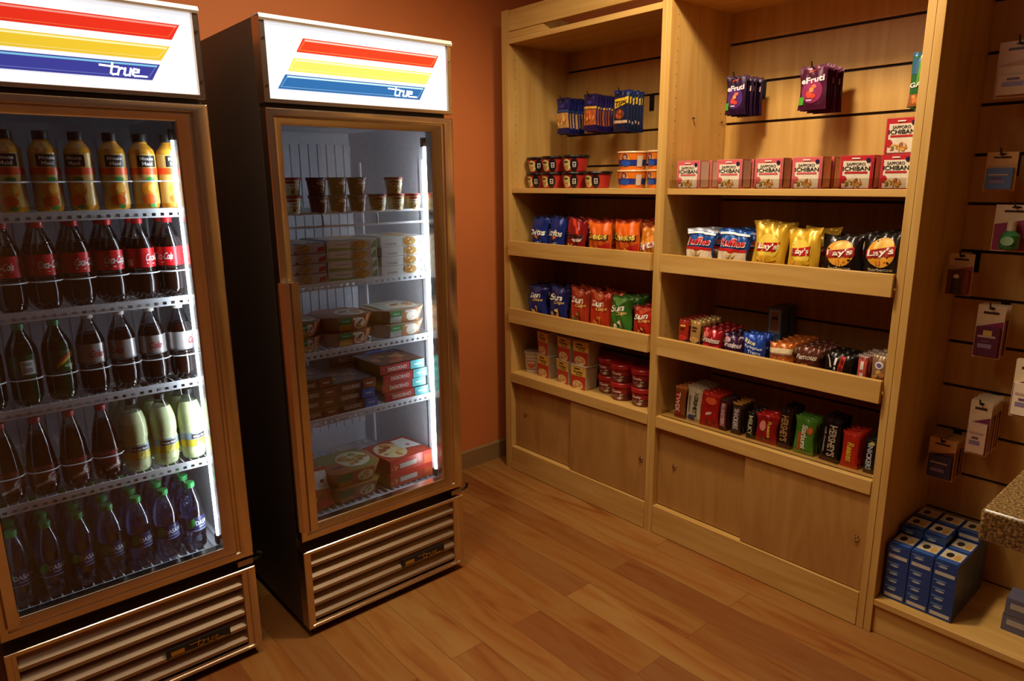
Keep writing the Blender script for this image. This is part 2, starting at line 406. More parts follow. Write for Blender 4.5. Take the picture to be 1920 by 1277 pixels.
pal1 = [glow('sign_red', 'e0301c', 0.66), glow('sign_yellow', 'e8c634', 0.66), glow('sign_blue', '3c3f9c', 0.66), glow('sign_red_hi', 'ee9488', 0.66), glow('sign_yellow_hi', 'fbefb0', 0.70), glow('sign_blue_hi', '7cc3ea', 0.66), glow('sign_red_lo', 'ee6a40', 0.63), glow('sign_yellow_lo', 'f6e08a', 0.63), glow('sign_blue_lo', '6a78c4', 0.63)]
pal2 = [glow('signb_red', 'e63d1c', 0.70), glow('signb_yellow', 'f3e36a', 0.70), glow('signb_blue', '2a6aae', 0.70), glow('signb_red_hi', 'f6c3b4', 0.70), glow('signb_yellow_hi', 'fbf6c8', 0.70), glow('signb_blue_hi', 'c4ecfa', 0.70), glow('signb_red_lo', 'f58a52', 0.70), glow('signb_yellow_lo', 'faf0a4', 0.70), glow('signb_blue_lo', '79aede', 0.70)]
cooler('drinks_cooler', 'tall glass door cooler full of bottled drinks under a lit striped sign', (C1[0] + CW / 2, C1[1] + CD / 2, 0), pal1)
cooler('frozen_food_cooler', 'tall glass door cooler holding ice cream tubs and boxed meals beside the shelving', (C2[0] + CW / 2, C2[1] + CD / 2, 0), pal2)
b = MB(); b.box(0, .06, -.003, 0, 0, .028, simple('brass_plate', 'a98242', .3, .6)); b.box(.004, .056, -.004, -.003, .004, .024, simple('plate_face', '7d5a34', .4))
tag(b.build('price_plate', None, (-1.42, -.7415, .150), 0), 'small brass plate fixed to the grille of the drinks cooler', 'plate')

def wire_shelf(label, C, z, guard=None, raised=False):
    """white wire shelf; its rail ends at height z where goods stand"""
    t = thing('wire_shelf', label, 'shelf', (C[0], C[1], z - .004), 0, 'white wire cooler shelves')
    m = MB(); f, bk, l, r = .082, .6, .043, .596
    n = 26
    for i in range(n):
        u = l + .006 + (r - l - .012) * i / (n - 1); m.box(u - .0013, u + .0013, f, bk, .001, .004, WIRE)
    for v in (.2, .4, .59): m.box(l, r, v, v + .004, -.003, .001, WIRE)
    m.build('wire_grid', t, smooth=0)
    m = MB()
    if raised:
        m.box(l, .57, f - .003, f, .0, .007, WIRE); m.box(l, .57, f - .003, f, -.042, -.035, WIRE)
        for u in (.19, .385): m.tube([(u - .02, f - .0015, .003), (u - .004, f - .0015, .001), (u, f - .0015, -.006), (u, f - .0015, -.038)], .003, WIRE)
    else:
        m.box(l, r, f - .004, f, -.007, .005, WIRE); m.box(l, r, f - .003, f, -.02, -.0155, WIRE)
        k = 25
        for i in range(k):
            u = l + (r - l) * i / k; m.box(u, u + (r - l) / k * .55, f - .0025, f, -.0155, -.007, WIRE)
    m.build('front_rail', t, smooth=0)
    if guard:
        us, gz = guard; m = MB(); pts = []
        h = (us[1] - us[0]) / 2
        for u in us:
            for q in range(9):
                x = -h + 2 * h * q / 8; pts.append((u + x, .1 - .024 * math.sqrt(max(0, 1 - (x / h) ** 2)), gz))
        m.tube(pts, .0018, WIRE, 5); m.build('bottle_guard', t)
    return t
UJ = [.195, .272, .349, .427, .501, .570]
UC = [.158, .234, .311, .389, .467, .544]
UG = [.080, .158, .236, .314, .391, .468, .545]
UR = [.082, .160, .237, .314]
ULM = [.391, .468, .545]
UW = [.066, .142, .218, .293, .367, .441, .518]
ZJ, ZC, ZG, ZR, ZW = 1.428, 1.180, .933, .680, .386
wire_shelf('white wire shelf under the orange juice bottles', C1, ZJ, (UJ, .078))
wire_shelf('white wire shelf under the red labelled cola bottles', C1, ZC, (UC, .078))
wire_shelf('white wire shelf under the green and silver labelled soda bottles', C1, ZG, (UG, .078))
wire_shelf('white wire shelf under the dark soda and lemonade bottles', C1, ZR, (UR, .078))
YS = [1.400, 1.180, .955, .725]
wire_shelf('white wire shelf with raised rail under the ice cream tubs', C2, YS[0], raised=True)
wire_shelf('white wire shelf under the white and green frozen meal boxes', C2, YS[1])
wire_shelf('white wire shelf under the stacked frozen meal bowls', C2, YS[2])
wire_shelf('white wire shelf under the frozen pizza boxes', C2, YS[3])
def floor_rack(label, C, z):
    m = MB()
    for i in range(22): u = .05 + .535 * i / 21; m.box(u - .0015, u + .0015, .075, .62, .0, .004, WIRE)
    for v in (.08, .26, .44, .61): m.box(.045, .59, v, v + .004, -.006, 0, WIRE)
    m.box(.043, .592, .068, .074, -.004, .006, WIRE)
    tag(m.build('wire_rack', None, (C[0], C[1], z), smooth=0), label, 'rack')
floor_rack('white wire rack on the cooler floor under the water bottles', C1, ZW - .004)
floor_rack('white wire rack on the cooler floor under the family meal boxes', C2, .381)

# ------------------------------------------------------------------ bottles
def lathe_S(prof, r0=None):
    zs = [p[1] for p in prof]
    def S(a, bb, e):
        r = prof[-1][0]
        for (p, q) in zip(prof, prof[1:]):
            if p[1] <= bb <= q[1] and q[1] > p[1]:
                r = p[0] + (q[0] - p[0]) * (bb - p[1]) / (q[1] - p[1]); break
        an = a / (r0 or r)
        return ((r + e) * sin(an), -(r + e) * cos(an), bb)
    return S
def petal(a, z):
    k = max(0, 1 - z / .022)
    return 1 - .12 * k * (0.5 + 0.5 * cos(5 * a))
def bottle(kind, label, cat, group, prof, fill, body_mat, neck_mat, cap_mat, cap, band, design, loc, rz):
    t = thing(kind, label, cat, loc, rz, group)
    def rad(z):
        for (p, q) in zip(prof, prof[1:]):
            if p[1] <= z <= q[1]: return p[0] + (q[0] - p[0]) * (z - p[1]) / max(1e-6, q[1] - p[1])
        return prof[-1][0]
    low = [p for p in prof if p[1] < fill] + [(rad(fill), fill)]
    m = MB(); m.lathe(low, 24, body_mat, mod=petal); m.build('body', t)
    if fill < prof[-1][1] - .005:
        m = MB(); m.lathe([(rad(fill) + .0002, fill + .0005)] + [p for p in prof if p[1] > fill + .002], 24, neck_mat, cap=False); m.build('neck', t)
    r, z0, z1 = cap; m = MB()
    m.lathe([(r * .96, z0), (r, z0 + .002), (r, z1 - .002), (r * .93, z1)], 20, cap_mat, mod=lambda a, z: 1 + .012 * cos(20 * a)); m.build('cap', t)
    if band:
        bz0, bz1, bm = band; m = MB(); S = lathe_S(prof); n = 40
        zs = [bz0] + [q[1] for q in prof if bz0 < q[1] < bz1] + [bz1]; rows = len(zs) - 1
        vs = [S(2 * PI * rad(z) * i / n, z, .0005) for z in zs for i in range(n)]
        m.add(vs, [(j * n + i, j * n + (i + 1) % n, (j + 1) * n + (i + 1) % n, (j + 1) * n + i) for j in range(rows) for i in range(n)], bm)
        S0 = lathe_S(prof, rad((bz0 + bz1) / 2)); design(m, lambda a, bb, e: S0(a, bb, e + .0004)); m.build('label', t)
    return t
RED = ink('c8141c'); BLK = ink('191513'); 
COLA = liquid('cola', '1a0b07'); GREENP = liquid('green_soda', '12331a', .25); LEMON = liquid('lemonade', 'd6deaa', .0, .12, .4); JUICE = liquid('orange_juice', 'd9982c', 0, .15, .2)
CHERRY = liquid('cherry_soda', '220808'); WATERM = clear('water', 'e2ebfd', .11, .04, .22, 'b4ccff'); WPET = clear('water_bottle_wall', 'eef2fc', .14, .05, .12, 'c4d6ff'); GPET = clear('green_wall', '5a9a6c', .10, .06)
def cap_m(h): return simple('cap_' + h, h, .4)
P_COLA = [(.026, 0), (.031, .006), (.034, .02), (.0355, .045), (.034, .07), (.0338, .082), (.0352, .088), (.0352, .142), (.034, .15), (.028, .168), (.020, .188), (.0135, .204), (.012, .212)]
P_ROUND = [(.026, 0), (.031, .006), (.0345, .02), (.0355, .05), (.035, .07), (.0355, .075), (.0355, .138), (.034, .15), (.026, .17), (.018, .185), (.0135, .196), (.012, .206)]
P_TALL = [(.026, 0), (.031, .006), (.0345, .018), (.0352, .03), (.0352, .088), (.0335, .1), (.031, .125), (.026, .15), (.019, .178), (.0135, .198), (.012, .205)]
P_LEM = [(.027, 0), (.032, .006), (.0345, .02), (.0345, .034), (.0352, .038), (.0352, .084), (.0335, .09), (.036, .105), (.0362, .125), (.034, .145), (.027, .17), (.0175, .19), (.0135, .199), (.012, .206)]
P_JUI = [(.028, 0), (.0325, .004), (.0325, .012), (.0315, .05), (.0315, .072), (.0325, .078), (.0325, .142), (.0328, .147), (.03, .158), (.02, .17), (.0165, .174), (.016, .18)]
P_WAT = [(.027, 0), (.031, .005), (.0325, .02), (.031, .03), (.0325, .045), (.0315, .058), (.0318, .062), (.0318, .108), (.0325, .112), (.033, .135), (.030, .155), (.022, .178), (.0145, .195), (.0125, .203)]
def d_cola(m, S):
    m.text(S, 'Coca-Cola', .004, .116, .052, WHITE, .02, .25); m.stroke(S, [(-.02, .1), (0, .098), (.024, .103)], .002, WHITE)
    m.rect(S, -.075, -.055, .094, .112, WHITE, 2)
def d_diet(m, S):
    m.text(S, 'Coke', .004, .114, .034, ink('9a1c20'), .02, .25); pass
    m.rect(S, -.11, .11, .088, .092, ink('77767a'), 8)
def d_g1(m, S):
    m.rect(S, -.013, .016, .085, .122, ink('d8d8d2'), 4); m.rect(S, -.009, .012, .108, .116, ink('7a9a84'), 3); m.rect(S, -.009, .012, .09, .102, ink('8a8c88'), 3)
def d_g2(m, S):
    m.quad(S, ((-.022, .088), (.02, .12), (.022, .13), (-.022, .098)), ink('c8a020')); m.quad(S, ((-.022, .1), (.02, .131), (.022, .137), (-.02, .107)), ink('c4321c'))
    m.ell(S, .006, .094, .012, .005, ink('7aa060'))
def d_ch(m, S):
    m.ell(S, .012, .05, .014, .012, ink('c8b8b0')); m.ell(S, .016, .052, .01, .008, ink('5c1418')); m.quad(S, ((-.03, .028), (.034, .052), (.034, .06), (-.03, .036)), ink('b8a89c')); m.rect(S, -.1, .1, .078, .084, ink('7c1a1c'), 8)
def d_lem(m, S):
    m.rect(S, -.11, .11, .04, .062, ink('d8c43a'), 10); m.rect(S, -.024, .018, .064, .078, BLK, 4); m.text(S, 'Minute Maid', -.003, .071, .036, WHITE, .007)
    m.food(S, 0, .05, .016, .008, ['e8d860', 'f2ee9a', 'c99a24'], 7, 3); pass
def d_jui(m, S):
    m.rect(S, -.024, .024, .112, .142, BLK, 4); m.text(S, 'Minute', 0, .1335, .034, WHITE, .009); m.text(S, 'Maid', 0, .1205, .026, WHITE, .01)
    m.rect(S, -.1, .1, .092, .109, ink('e0501c'), 10); m.ell(S, .004, .08, .012, .006, ink('3f8a3a'))
    m.ell(S, 0, .053, .021, .019, ink('f0901c')); m.ell(S, .006, .056, .012, .011, ink('f8b84a')); m.ell(S, -.004, .026, .018, .014, ink('e8641c')); m.ell(S, .003, .009, .008, .006, ink('4a9a40'))
def d_wat(m, S):
    m.text(S, 'DASANI', .006, .087, .05, ink('d6e0ea'), .014); m.ell(S, -.03, .088, .01, .017, ink('3aa048'), 14, -.5); m.rect(S, -.01, .026, .072, .075, ink('8a98b8'), 5)
    m.rect(S, -.1, .1, .062, .0645, ink('8fa2c4'), 10)
OR = ['leftmost', 'second', 'third', 'fourth', 'fifth', 'sixth', 'seventh', 'eighth']
ORB = ['leftmost', 'second from left', 'third from left', 'fourth from left', 'fifth from left', 'sixth from left', 'rightmost']
def at1(u, v, z): return (C1[0] + u, C1[1] + v, z)
rnd = random.Random(5)
# juice
jm = simple('juice_label', 'e2b478', .3); p = None
for i, u in enumerate(UJ):
    lab = '%s orange juice bottle with black cap on the top cooler shelf' % ORB[i if i < 5 else 6].capitalize(); lab = lab[0].lower() + lab[1:]
    if i == 0:
        p = bottle('juice_bottle', lab, 'bottle', 'orange juice bottles', P_JUI, .18, JUICE, PET, cap_m('191614'), (.0175, .178, .2), (.014, .146, simple('juice_band', 'd0a85a', .3)), d_jui, at1(u, .122, ZJ), -.2)
    else: dup(p, lab, at1(u, .122, ZJ), [-.2, .1, -.5, .0, .12, .2][i])
for i, u in enumerate(UC):
    lab = ORB[i if i < 5 else 6] + ' red labelled cola bottle in the front row of the cola shelf'
    if i == 0: p = bottle('cola_bottle', lab, 'bottle', 'red capped cola bottles', P_COLA, .168, COLA, PET, cap_m('c8202a'), (.0145, .208, .224), (.0885, .1415, RED), d_cola, at1(u, .125, ZC), -.5)
    else: dup(p, lab, at1(u, .125, ZC), [0, .25, .35, .1, .75, -.9][i])
for i, u in enumerate(UC):
    dup(p, 'cola bottle standing directly behind the %s front cola bottle' % ORB[i if i < 5 else 6], at1(u, .2, ZC), rnd.uniform(-1, 1))
for i, u in enumerate(UG):
    if i < 3:
        lab = ['leftmost green capped soda bottle at the cooler door edge', 'green capped soda bottle with small white label panel', 'green capped soda bottle with red and yellow slash label'][i]
        bt = bottle('green_soda_bottle', lab, 'bottle', 'green soda bottles', P_ROUND, .158, GREENP, GPET, cap_m('1f8a58'), (.0145, .2, .215), (.078, .136, simple('green_band%d' % i, '1d4a28' if i != 2 else '24481e', .25)), d_g2 if i == 2 else d_g1, at1(u, .125, ZG), [.2, .1, .35][i])
    else:
        lab = ['first', 'second', 'third', 'rightmost'][i - 3] + ' silver labelled diet cola bottle, right of the green capped bottles'
        if i == 3: p = bottle('diet_cola_bottle', lab, 'bottle', 'diet cola bottles', P_COLA, .168, COLA, PET, cap_m('cfcac2'), (.0145, .208, .224), (.0885, .1415, simple('silver_band', 'a9a3a0', .28, .4)), d_diet, at1(u, .125, ZG), .1)
        else: dup(p, lab, at1(u, .125, ZG), rnd.uniform(-.8, .8))
for i, u in enumerate(UR):
    lab = ['leftmost', 'second', 'third', 'rightmost'][i] + ' red capped dark soda bottle on the shelf with lemonade'
    if i == 0: p = bottle('dark_soda_bottle', lab, 'bottle', 'dark red labelled soda bottles', P_TALL, .17, CHERRY, PET, cap_m('a8242c'), (.0145, .2, .215), (.031, .087, simple('maroon_band', '5c1418', .28)), d_ch, at1(u, .125, ZR), .3)
    else: dup(p, lab, at1(u, .125, ZR), [0, .2, .35, .5][i])
for r_ in range(3):
    for i, u in enumerate(ULM):
        w = ['left', 'middle', 'right'][i]
        lab = ('%s pale lemonade bottle with black cap in the front row' % w) if r_ == 0 else ('%s lemonade bottle in the %s row from the cooler door' % (w, ['', 'second', 'third'][r_]))
        if r_ == 0 and i == 0: p = bottle('lemonade_bottle', lab, 'bottle', 'lemonade bottles', P_LEM, .178, LEMON, PET, cap_m('1c1a1a'), (.0145, .2, .215), (.039, .083, simple('lemon_band', '9fb0be', .3)), d_lem, at1(u, .125, ZR), .15)
        else: dup(p, lab, at1(u, .125 + .0755 * r_, ZR), rnd.uniform(-.5, .5))
for r_ in range(4):
    for i, u in enumerate(UW + ([.589] if 0 else [])):
        w = ORB[i]
        lab = ('%s clear water bottle in the front row of the bottom shelf' % w) if r_ == 0 else ('%s water bottle in the %s row from the cooler door' % (w, ['', 'second', 'third', 'fourth'][r_]))
        if r_ == 0 and i == 0: p = bottle('water_bottle', lab, 'bottle', 'clear water bottles', P_WAT, .185, WATERM, WPET, cap_m('27934a'), (.0145, .198, .214), (.063, .107, simple('navy_band', '1d2350', .3)), d_wat, at1(u, .12, ZW), .2)
        else: dup(p, lab, at1(u, .12 + .0705 * r_, ZW), [.2, .3, .25, .2, .35, .15, .5][i] + (rnd.uniform(-1.5, 1.5) if r_ else 0))

# ------------------------------------------------------------------ packs: boxes, bags, cups
SHELF_RZ = -PI / 2                                     # goods on the maple shelves face the aisle
def carton(name, label, cat, group, w, d, h, mat, design, loc, rz=0.0, chamfer=0.0, side=None):
    """carton with its printed front at local -Y, base at z = 0"""
    m = MB()
    if chamfer:
        c = chamfer
        poly = [(-w / 2 + c, -d / 2), (w / 2 - c, -d / 2), (w / 2, -d / 2 + c), (w / 2, d / 2 - c), (w / 2 - c, d / 2), (-w / 2 + c, d / 2), (-w / 2, d / 2 - c), (-w / 2, -d / 2 + c)]
        k = .86; zz = h * .93
        vs = [(x * k, y * k, 0) for x, y in poly] + [(x, y, zz) for x, y in poly] + [(x, y, h) for x, y in poly]
        fs = [tuple(range(8))[::-1], tuple(range(16, 24))]
        for q in range(2): fs += [(q * 8 + i, q * 8 + (i + 1) % 8, q * 8 + 8 + (i + 1) % 8, q * 8 + 8 + i) for i in range(8)]
        m.add(vs, fs, mat)
        Sf = lambda a, bb, e: (a, -d / 2 * (k + (1 - k) * min(1, bb / zz)) - e, bb)
    else:
        m.box(-w / 2, w / 2, -d / 2, d / 2, 0, h, mat)
        Sf = plane_y(-d / 2)
    St = lambda a, bb, e: (a, -d / 2 + bb, h + e)
    Ss = lambda a, bb, e: (w / 2 + e, -d / 2 + a, bb)
    if design: design(m, Sf, St, Ss, w, d, h)
    o = m.build(name, None, loc, rz, smooth=0)
    return tag(o, label, cat, group)
def copy1(o, label, loc, rz=None):
    return dup(o, label, loc, rz)
def at2(u, v, z): return (C2[0] + u, C2[1] + v, z)

# ice cream tubs
P_TUB = [(.0235, 0), (.0245, .002), (.0305, .047)]
def tub(label, body, lid, design, loc, rz=0):
    t = thing('ice_cream_tub', label, 'tub', loc, rz, 'ice cream tubs')
    m = MB(); m.lathe(P_TUB, 28, body); design(m, lathe_S(P_TUB, .028)); m.build('cup', t)
    m = MB(); m.lathe([(.0315, .0465), (.0325, .0475), (.0325, .053), (.031, .0548), (.0, .0545)], 28, lid, cap=False); m.build('lid', t)
    return t
def d_cream(m, S):
    m.rect(S, -.03, .03, .024, .036, ink('e9e2c0'), 6); m.rect(S, -.014, .014, .029, .032, ink('8a3a20'), 3); m.food(S, .008, .014, .014, .008, ['8a3a24', 'b04a2a', 'd8b878', '5a2a1a'], 8, 4)
    m.ell(S, -.006, .04, .014, .004, ink('b03a24'))
def d_choc(m, S):
    m.ell(S, .004, .037, .013, .005, ink('e8dcc8')); m.rect(S, -.004, .012, .036, .038, ink('5a2416'), 3); m.rect(S, -.02, .024, .024, .028, ink('8a4a28'), 4); m.food(S, .008, .013, .009, .008, ['c8a070', 'e0c090', '8a5030'], 6, 8)
CREAM = ink('d3c088'); CHOC = ink('5a2412'); LIDR = simple('red_lid', '9a2c22', .4); LIDB = simple('brown_lid', '43201a', .4)
tc_ = tub('lower cream tub with red lid at the left end', CREAM, LIDR, d_cream, at2(.098, .10, YS[0]), -0.15)
dup(tc_, 'upper cream tub with red lid stacked at the left end', at2(.098, .10, YS[0] + .0552), -0.20)
tb_ = tub('lower brown tub, first of the three brown stacks', CHOC, LIDB, d_choc, at2(.187, .10, YS[0]), 0.00)
dup(tb_, 'lower brown tub in the middle brown stack', at2(.255, .10, YS[0]), -0.05)
dup(tb_, 'lower brown tub, third of the three brown stacks', at2(.325, .10, YS[0]), -0.10)
dup(tb_, 'upper brown tub, first of the three brown stacks', at2(.183, .10, YS[0] + .0552), -0.10)
dup(tb_, 'upper brown tub on the middle brown stack', at2(.255, .10, YS[0] + .0552), 0.05)
dup(tb_, 'upper brown tub, third of the three brown stacks', at2(.325, .10, YS[0] + .0552), 0.00)
dup(tc_, 'cream tub with red lid right beside the brown tubs', at2(.400, .10, YS[0]), -0.20)
dup(tc_, 'cream tub with red lid carrying another tub', at2(.470, .10, YS[0]), -0.15)
dup(tc_, 'rightmost cream tub with red lid by the cooler light', at2(.538, .10, YS[0]), -0.20)
dup(tc_, 'upper cream tub with red lid near the cooler light', at2(.465, .10, YS[0] + .0552), -0.20)

def meal(red, green, ink2):
    def d(m, Sf, St, Ss, w, dd, h):
        m.ell(Sf, w * .16 if not red else -.01, h * .5, w * .15, h * .46, ink('c49a58')); m.food(Sf, w * .16 if not red else -.01, h * .52, w * .15, h * .42, ['d89a3a', 'e0b860', 'b86a24', 'c88030', 'e8d8a0'], 12, int(w * 1000) + (1 if red else 0))
        if red: m.quad(Sf, ((w * .26, h * .12), (w * .48, h * .2), (w * .48, h * .72), (w * .3, h * .6)), ink('c4402a')); m.rect(Sf, -w * .48, w * .48, h * .0, h * .07, ink('a8442c'), 2); m.quad(Sf, ((-w * .4, h * .08), (-w * .28, h * .08), (-w * .33, h * .3), (-w * .36, h * .3)), ink('a03a3a'))
        if green: m.quad(Sf, ((-w * .48, h * .04), (w * .05, h * .04), (w * .05, h * .18), (-w * .48, h * .34)), ink('7a9a3c')); m.quad(Sf, ((w * .36, h * .1), (w * .48, h * .1), (w * .48, h * .95), (w * .42, h * .7)), ink('6a9a5c')); m.rect(Sf, -w * .34, -w * .08, h * .56, h * .66, ink('c08a8c'), 2)
        if ink2: m.text(Sf, 'CUISINE', -w * .27, h * .3, w * .24, ink('8a7a78'), h * .22); m.quad(Sf, ((w * .4, h * .1), (w * .46, h * .1), (w * .49, h * .7), (w * .46, h * .7)), ink('b05a48'))
        m.rect(St, -w * .46, w * .46, dd * .05, dd * .95, ink('dcd8cc'), 2); m.ell(St, w * .1, dd * .5, w * .26, dd * .34, ink('c8a060'))
    return d
BXW = ink('e2dfd6')
hts = .0305
o = carton('frozen_meal_box', 'bottom white meal box with red tab in the left stack', 'box', 'white frozen meal boxes', .118, .20, hts, BXW, meal(1, 0, 0), at2(.126, .175, YS[1]))
for k, w in enumerate(('second', 'third', 'topmost')): copy1(o, '%s white meal box with red tab %sin the left stack' % (w, 'from bottom ' if k < 2 else ''), at2(.126 + .002 * (k % 2), .175, YS[1] + (hts + .0012) * (k + 1)))
o = carton('frozen_meal_box', 'bottom white and green meal box in the middle stack', 'box', 'white frozen meal boxes', .183, .20, hts + .001, BXW, meal(0, 1, 0), at2(.283, .175, YS[1]))
for k, w in enumerate(('second', 'third', 'topmost')): copy1(o, '%s white and green meal box %sin the middle stack' % (w, 'from bottom ' if k < 2 else ''), at2(.283 - .002 * (k % 2), .175, YS[1] + (hts + .0022) * (k + 1)))
o = carton('frozen_meal_box', 'bottom plain white meal box in the right stack', 'box', 'white frozen meal boxes', .172, .20, hts + .001, BXW, meal(0, 0, 1), at2(.475, .175, YS[1]))
for k, w in enumerate(('second', 'third', 'topmost')): copy1(o, '%s plain white meal box %sin the right stack' % (w, 'from bottom ' if k < 2 else ''), at2(.475 + .003 * (k % 2), .175, YS[1] + (hts + .0022) * (k + 1)))
def bowl_meal(white):
    c1 = 'b9a48a' if white else 'a8622c'
    def d(m, Sf, St, Ss, w, dd, h):
        q = w / 2 - .045
        m.rect(Sf, -q, -q + .045, h * .5, h * .95, ink('3c8a44'), 2); m.rect(Sf, -q, -q + .045, h * .06, h * .5, ink('b8bcb4' if white else 'd0a03a'), 2); m.rect(Sf, -q + .008, -q + .036, h * .66, h * .76, ink('9ac09a'), 2)
        m.rect(Sf, -q + .047, q, h * .06, h * .95, ink('b87848' if white else 'a8502a'), 2); m.ell(Sf, q * .55, h * .48, q * .42, h * .42, ink('ebe3d2')); m.food(Sf, q * .6, h * .46, q * .34, h * .34, ['e8dfc8', 'd8c8a0', 'f0ead8'] if white else ['d08a3a', 'b8602a', 'e0b060', '8a4a24'], 9, 6)
        m.rect(Sf, 0, q * .5, h * .74, h * .92, ink('e6d9c4'), 2)
        m.rect(St, -w * .36, w * .36, dd * .08, dd * .92, ink('c8c4b4' if white else 'b06a34'), 2); m.ell(St, w * .14, dd * .4, w * .26, dd * .3, ink('eee6d4')); m.food(St, w * .14, dd * .4, w * .22, dd * .26, ['d8b878', 'c89048', 'e8d8b0', '9a5a2c'], 14, 12)
    return d
def bowl_stack(where, u, w, white, v=.175, z=YS[2], h=.049, n=2, nm=None):
    body = ink('b4967a' if white else 'a4683a')
    o = carton('frozen_meal_bowl', 'lower %s meal bowl carton %s' % ('pale' if white else 'orange brown', where), 'box', 'frozen meal bowls', w, .19, h, body, bowl_meal(white), at2(u, v, z), 0, .04)
    copy1(o, 'upper %s meal bowl carton %s' % ('pale' if white else 'orange brown', where), at2(u + .003, v, z + h + .0015))
bowl_stack('at the left end of its shelf', .105, .135, False)
bowl_stack('in the middle of its shelf', .268, .185, False)
bowl_stack('at the right end of its shelf', .474, .205, True)
def pizza(end, dark):
    def d(m, Sf, St, Ss, w, dd, h):
        m.rect(Sf, -w * .5, w * .16, h * .02, h * .98, ink(dark), 2); m.text(Sf, 'DiGIORNO', -w * .12, h * .5, w * .42, ink('e2d2c0'), h * .42); m.rect(Sf, w * .18, w * .5, h * .03, h * .97, ink(end), 2); m.rect(Sf, w * .26, w * .42, h * .42, h * .58, ink('c8c4bc'), 2)
        m.rect(St, -w * .49, w * .49, dd * .02, dd * .98, ink('5a3a28'), 2); m.food(St, -w * .05, dd * .45, w * .4, dd * .4, ['8a4a2a', 'a8683a', '6a3a24', '9a3a24', 'b08a50'], 22, 17, .22); m.rect(St, -w * .48, w * .48, dd * .86, dd * .97, ink('2c4a8a' if end[0] != '8' else '7a2a20'), 2)
    return d
PB = ink('3a241a')
def pizza_stack(where, u, w, spec, v, dd):
    z = YS[3]; n = len(spec)
    for k, (end, dark, hh) in enumerate(spec):
        lev = 'bottom' if k == 0 else 'topmost' if k == n - 1 else 'second' if k == 1 else 'third'
        carton('frozen_pizza_box', '%s frozen pizza box %s' % (lev, where), 'box', 'frozen pizza boxes', w, dd, hh, PB, pizza(end, dark), at2(u + (.004, -.003, .002, -.006)[k], v + (0, .004, .002, .006)[k], z), 0)
        z += hh + .001
pizza_stack('in the left stack with brown ends', .118, .15, [('8a4428', '6a2a1e', .033)] * 4, .185, .20)
pizza_stack('in the middle stack with blue ends', .268, .155, [('3f66b8', '5a2420', .034), ('3f66b8', '6a2a20', .034), ('8a4428', '6a241c', .034)], .185, .20)
pizza_stack('in the right stack with teal ends', .468, .185, [('4aa0a4', 'a01c26', .033)] * 4, .185, .20)
pizza_stack('standing behind the middle and right pizza stacks', .40, .22, [('3f66b8', '5a2420', .034)] * 4, .40, .20)
def fam(red):
    def d(m, Sf, St, Ss, w, dd, h):
        if red:
            m.rect(Sf, -w * .5, w * .5, h * .78, h, ink('a82a20'), 2); m.rect(Sf, -w * .28, w * .12, h * .26, h * .62, ink('a89c90'), 2); m.food(Sf, -w * .42, h * .4, w * .08, h * .3, ['b86a34', 'c89050'], 5, 3); m.rect(Sf, w * .3, w * .5, 0, h * .7, ink('b8502c'), 2)
            m.rect(St, -w * .5, w * .5, dd * .0, dd, ink('b04028'), 2); m.ell(St, -w * .16, dd * .5, w * .3, dd * .42, ink('d8c8a0')); m.food(St, -w * .16, dd * .5, w * .27, dd * .38, ['c07a34', 'd8a858', '9a4a24', 'e0c88a'], 20, 9, .24); m.quad(St, ((w * .1, dd * .4), (w * .48, dd * .3), (w * .42, dd * .9), (w * .1, dd * .9)), ink('e6e2da')); m.ell(St, w * .28, dd * .52, w * .04, dd * .05, ink('9a2a2a'))
        else:
            q = w / 2 - .045
            m.rect(Sf, -q, -q + .05, h * .35, h * .92, ink('58803a'), 2); m.rect(Sf, -q, -q + .05, h * .05, h * .35, ink('c08a40'), 2); m.rect(Sf, -q + .05, q, h * .05, h * .92, ink('b0683a'), 2); m.ell(Sf, q * .5, h * .5, q * .45, h * .4, ink('d8c8a0')); m.food(Sf, q * .5, h * .5, q * .4, h * .35, ['d0a050', 'b87834', '8aa050', 'e0c880'], 9, 5)
            m.rect(St, -w * .4, w * .4, dd * .05, dd * .95, ink('8a8a44'), 2); m.rect(St, -w * .4, -w * .05, dd * .02, dd * .5, ink('a8602c'), 2); m.rect(St, -w * .3, -w * .14, dd * .24, dd * .32, ink('5a2a14'), 2); m.ell(St, w * .14, dd * .5, w * .27, dd * .36, ink('e8dcc0')); m.food(St, w * .14, dd * .5, w * .24, dd * .32, ['d8a840', 'c88a34', 'e8cc80', 'a8602c', '7a9a48'], 26, 21, .2)
    return d
zf = .386
o = carton('family_meal_carton', 'lower octagonal family meal carton on the cooler floor', 'box', 'family meal cartons', .225, .20, .055, ink('a87440'), fam(False), at2(.268, .20, zf), -.02, .045)
copy1(o, 'upper octagonal family meal carton showing a pasta picture on top', at2(.266, .203, zf + .0565), -.03)
o = carton('red_meal_box', 'lower red meal box near the cooler light on the floor', 'box', 'family meal cartons', .19, .19, .05, ink('9a3a28'), fam(True), at2(.488, .20, zf), .03)
copy1(o, 'upper red meal box with white panel near the cooler light', at2(.488, .203, zf + .0515), .05)
def d_lean(m, Sf, St, Ss, w, d, h):
    m.food(Sf, -w * .1, h * .4, w * .4, h * .36, ['c08a44', 'a84a24', 'd8b070', '8a3a20'], 14, 5, .24); m.quad(Sf, ((w * .02, h * .5), (w * .46, h * .42), (w * .46, h * .9), (w * .02, h * .95)), ink('e6e2da')); m.ell(Sf, w * .28, h * .66, .008, .006, ink('7a2a2a')); m.rect(Sf, -w * .5, w * .5, 0, h * .16, ink('a03024'), 2)
o = carton('red_meal_box', 'meal box standing upright at the left of the cooler floor', 'box', 'family meal cartons', .115, .035, .14, ink('a8482c'), d_lean, at2(.108, .115, zf), .15)
o.rotation_euler = (-.28, 0, .15)
o.location.z += .0055

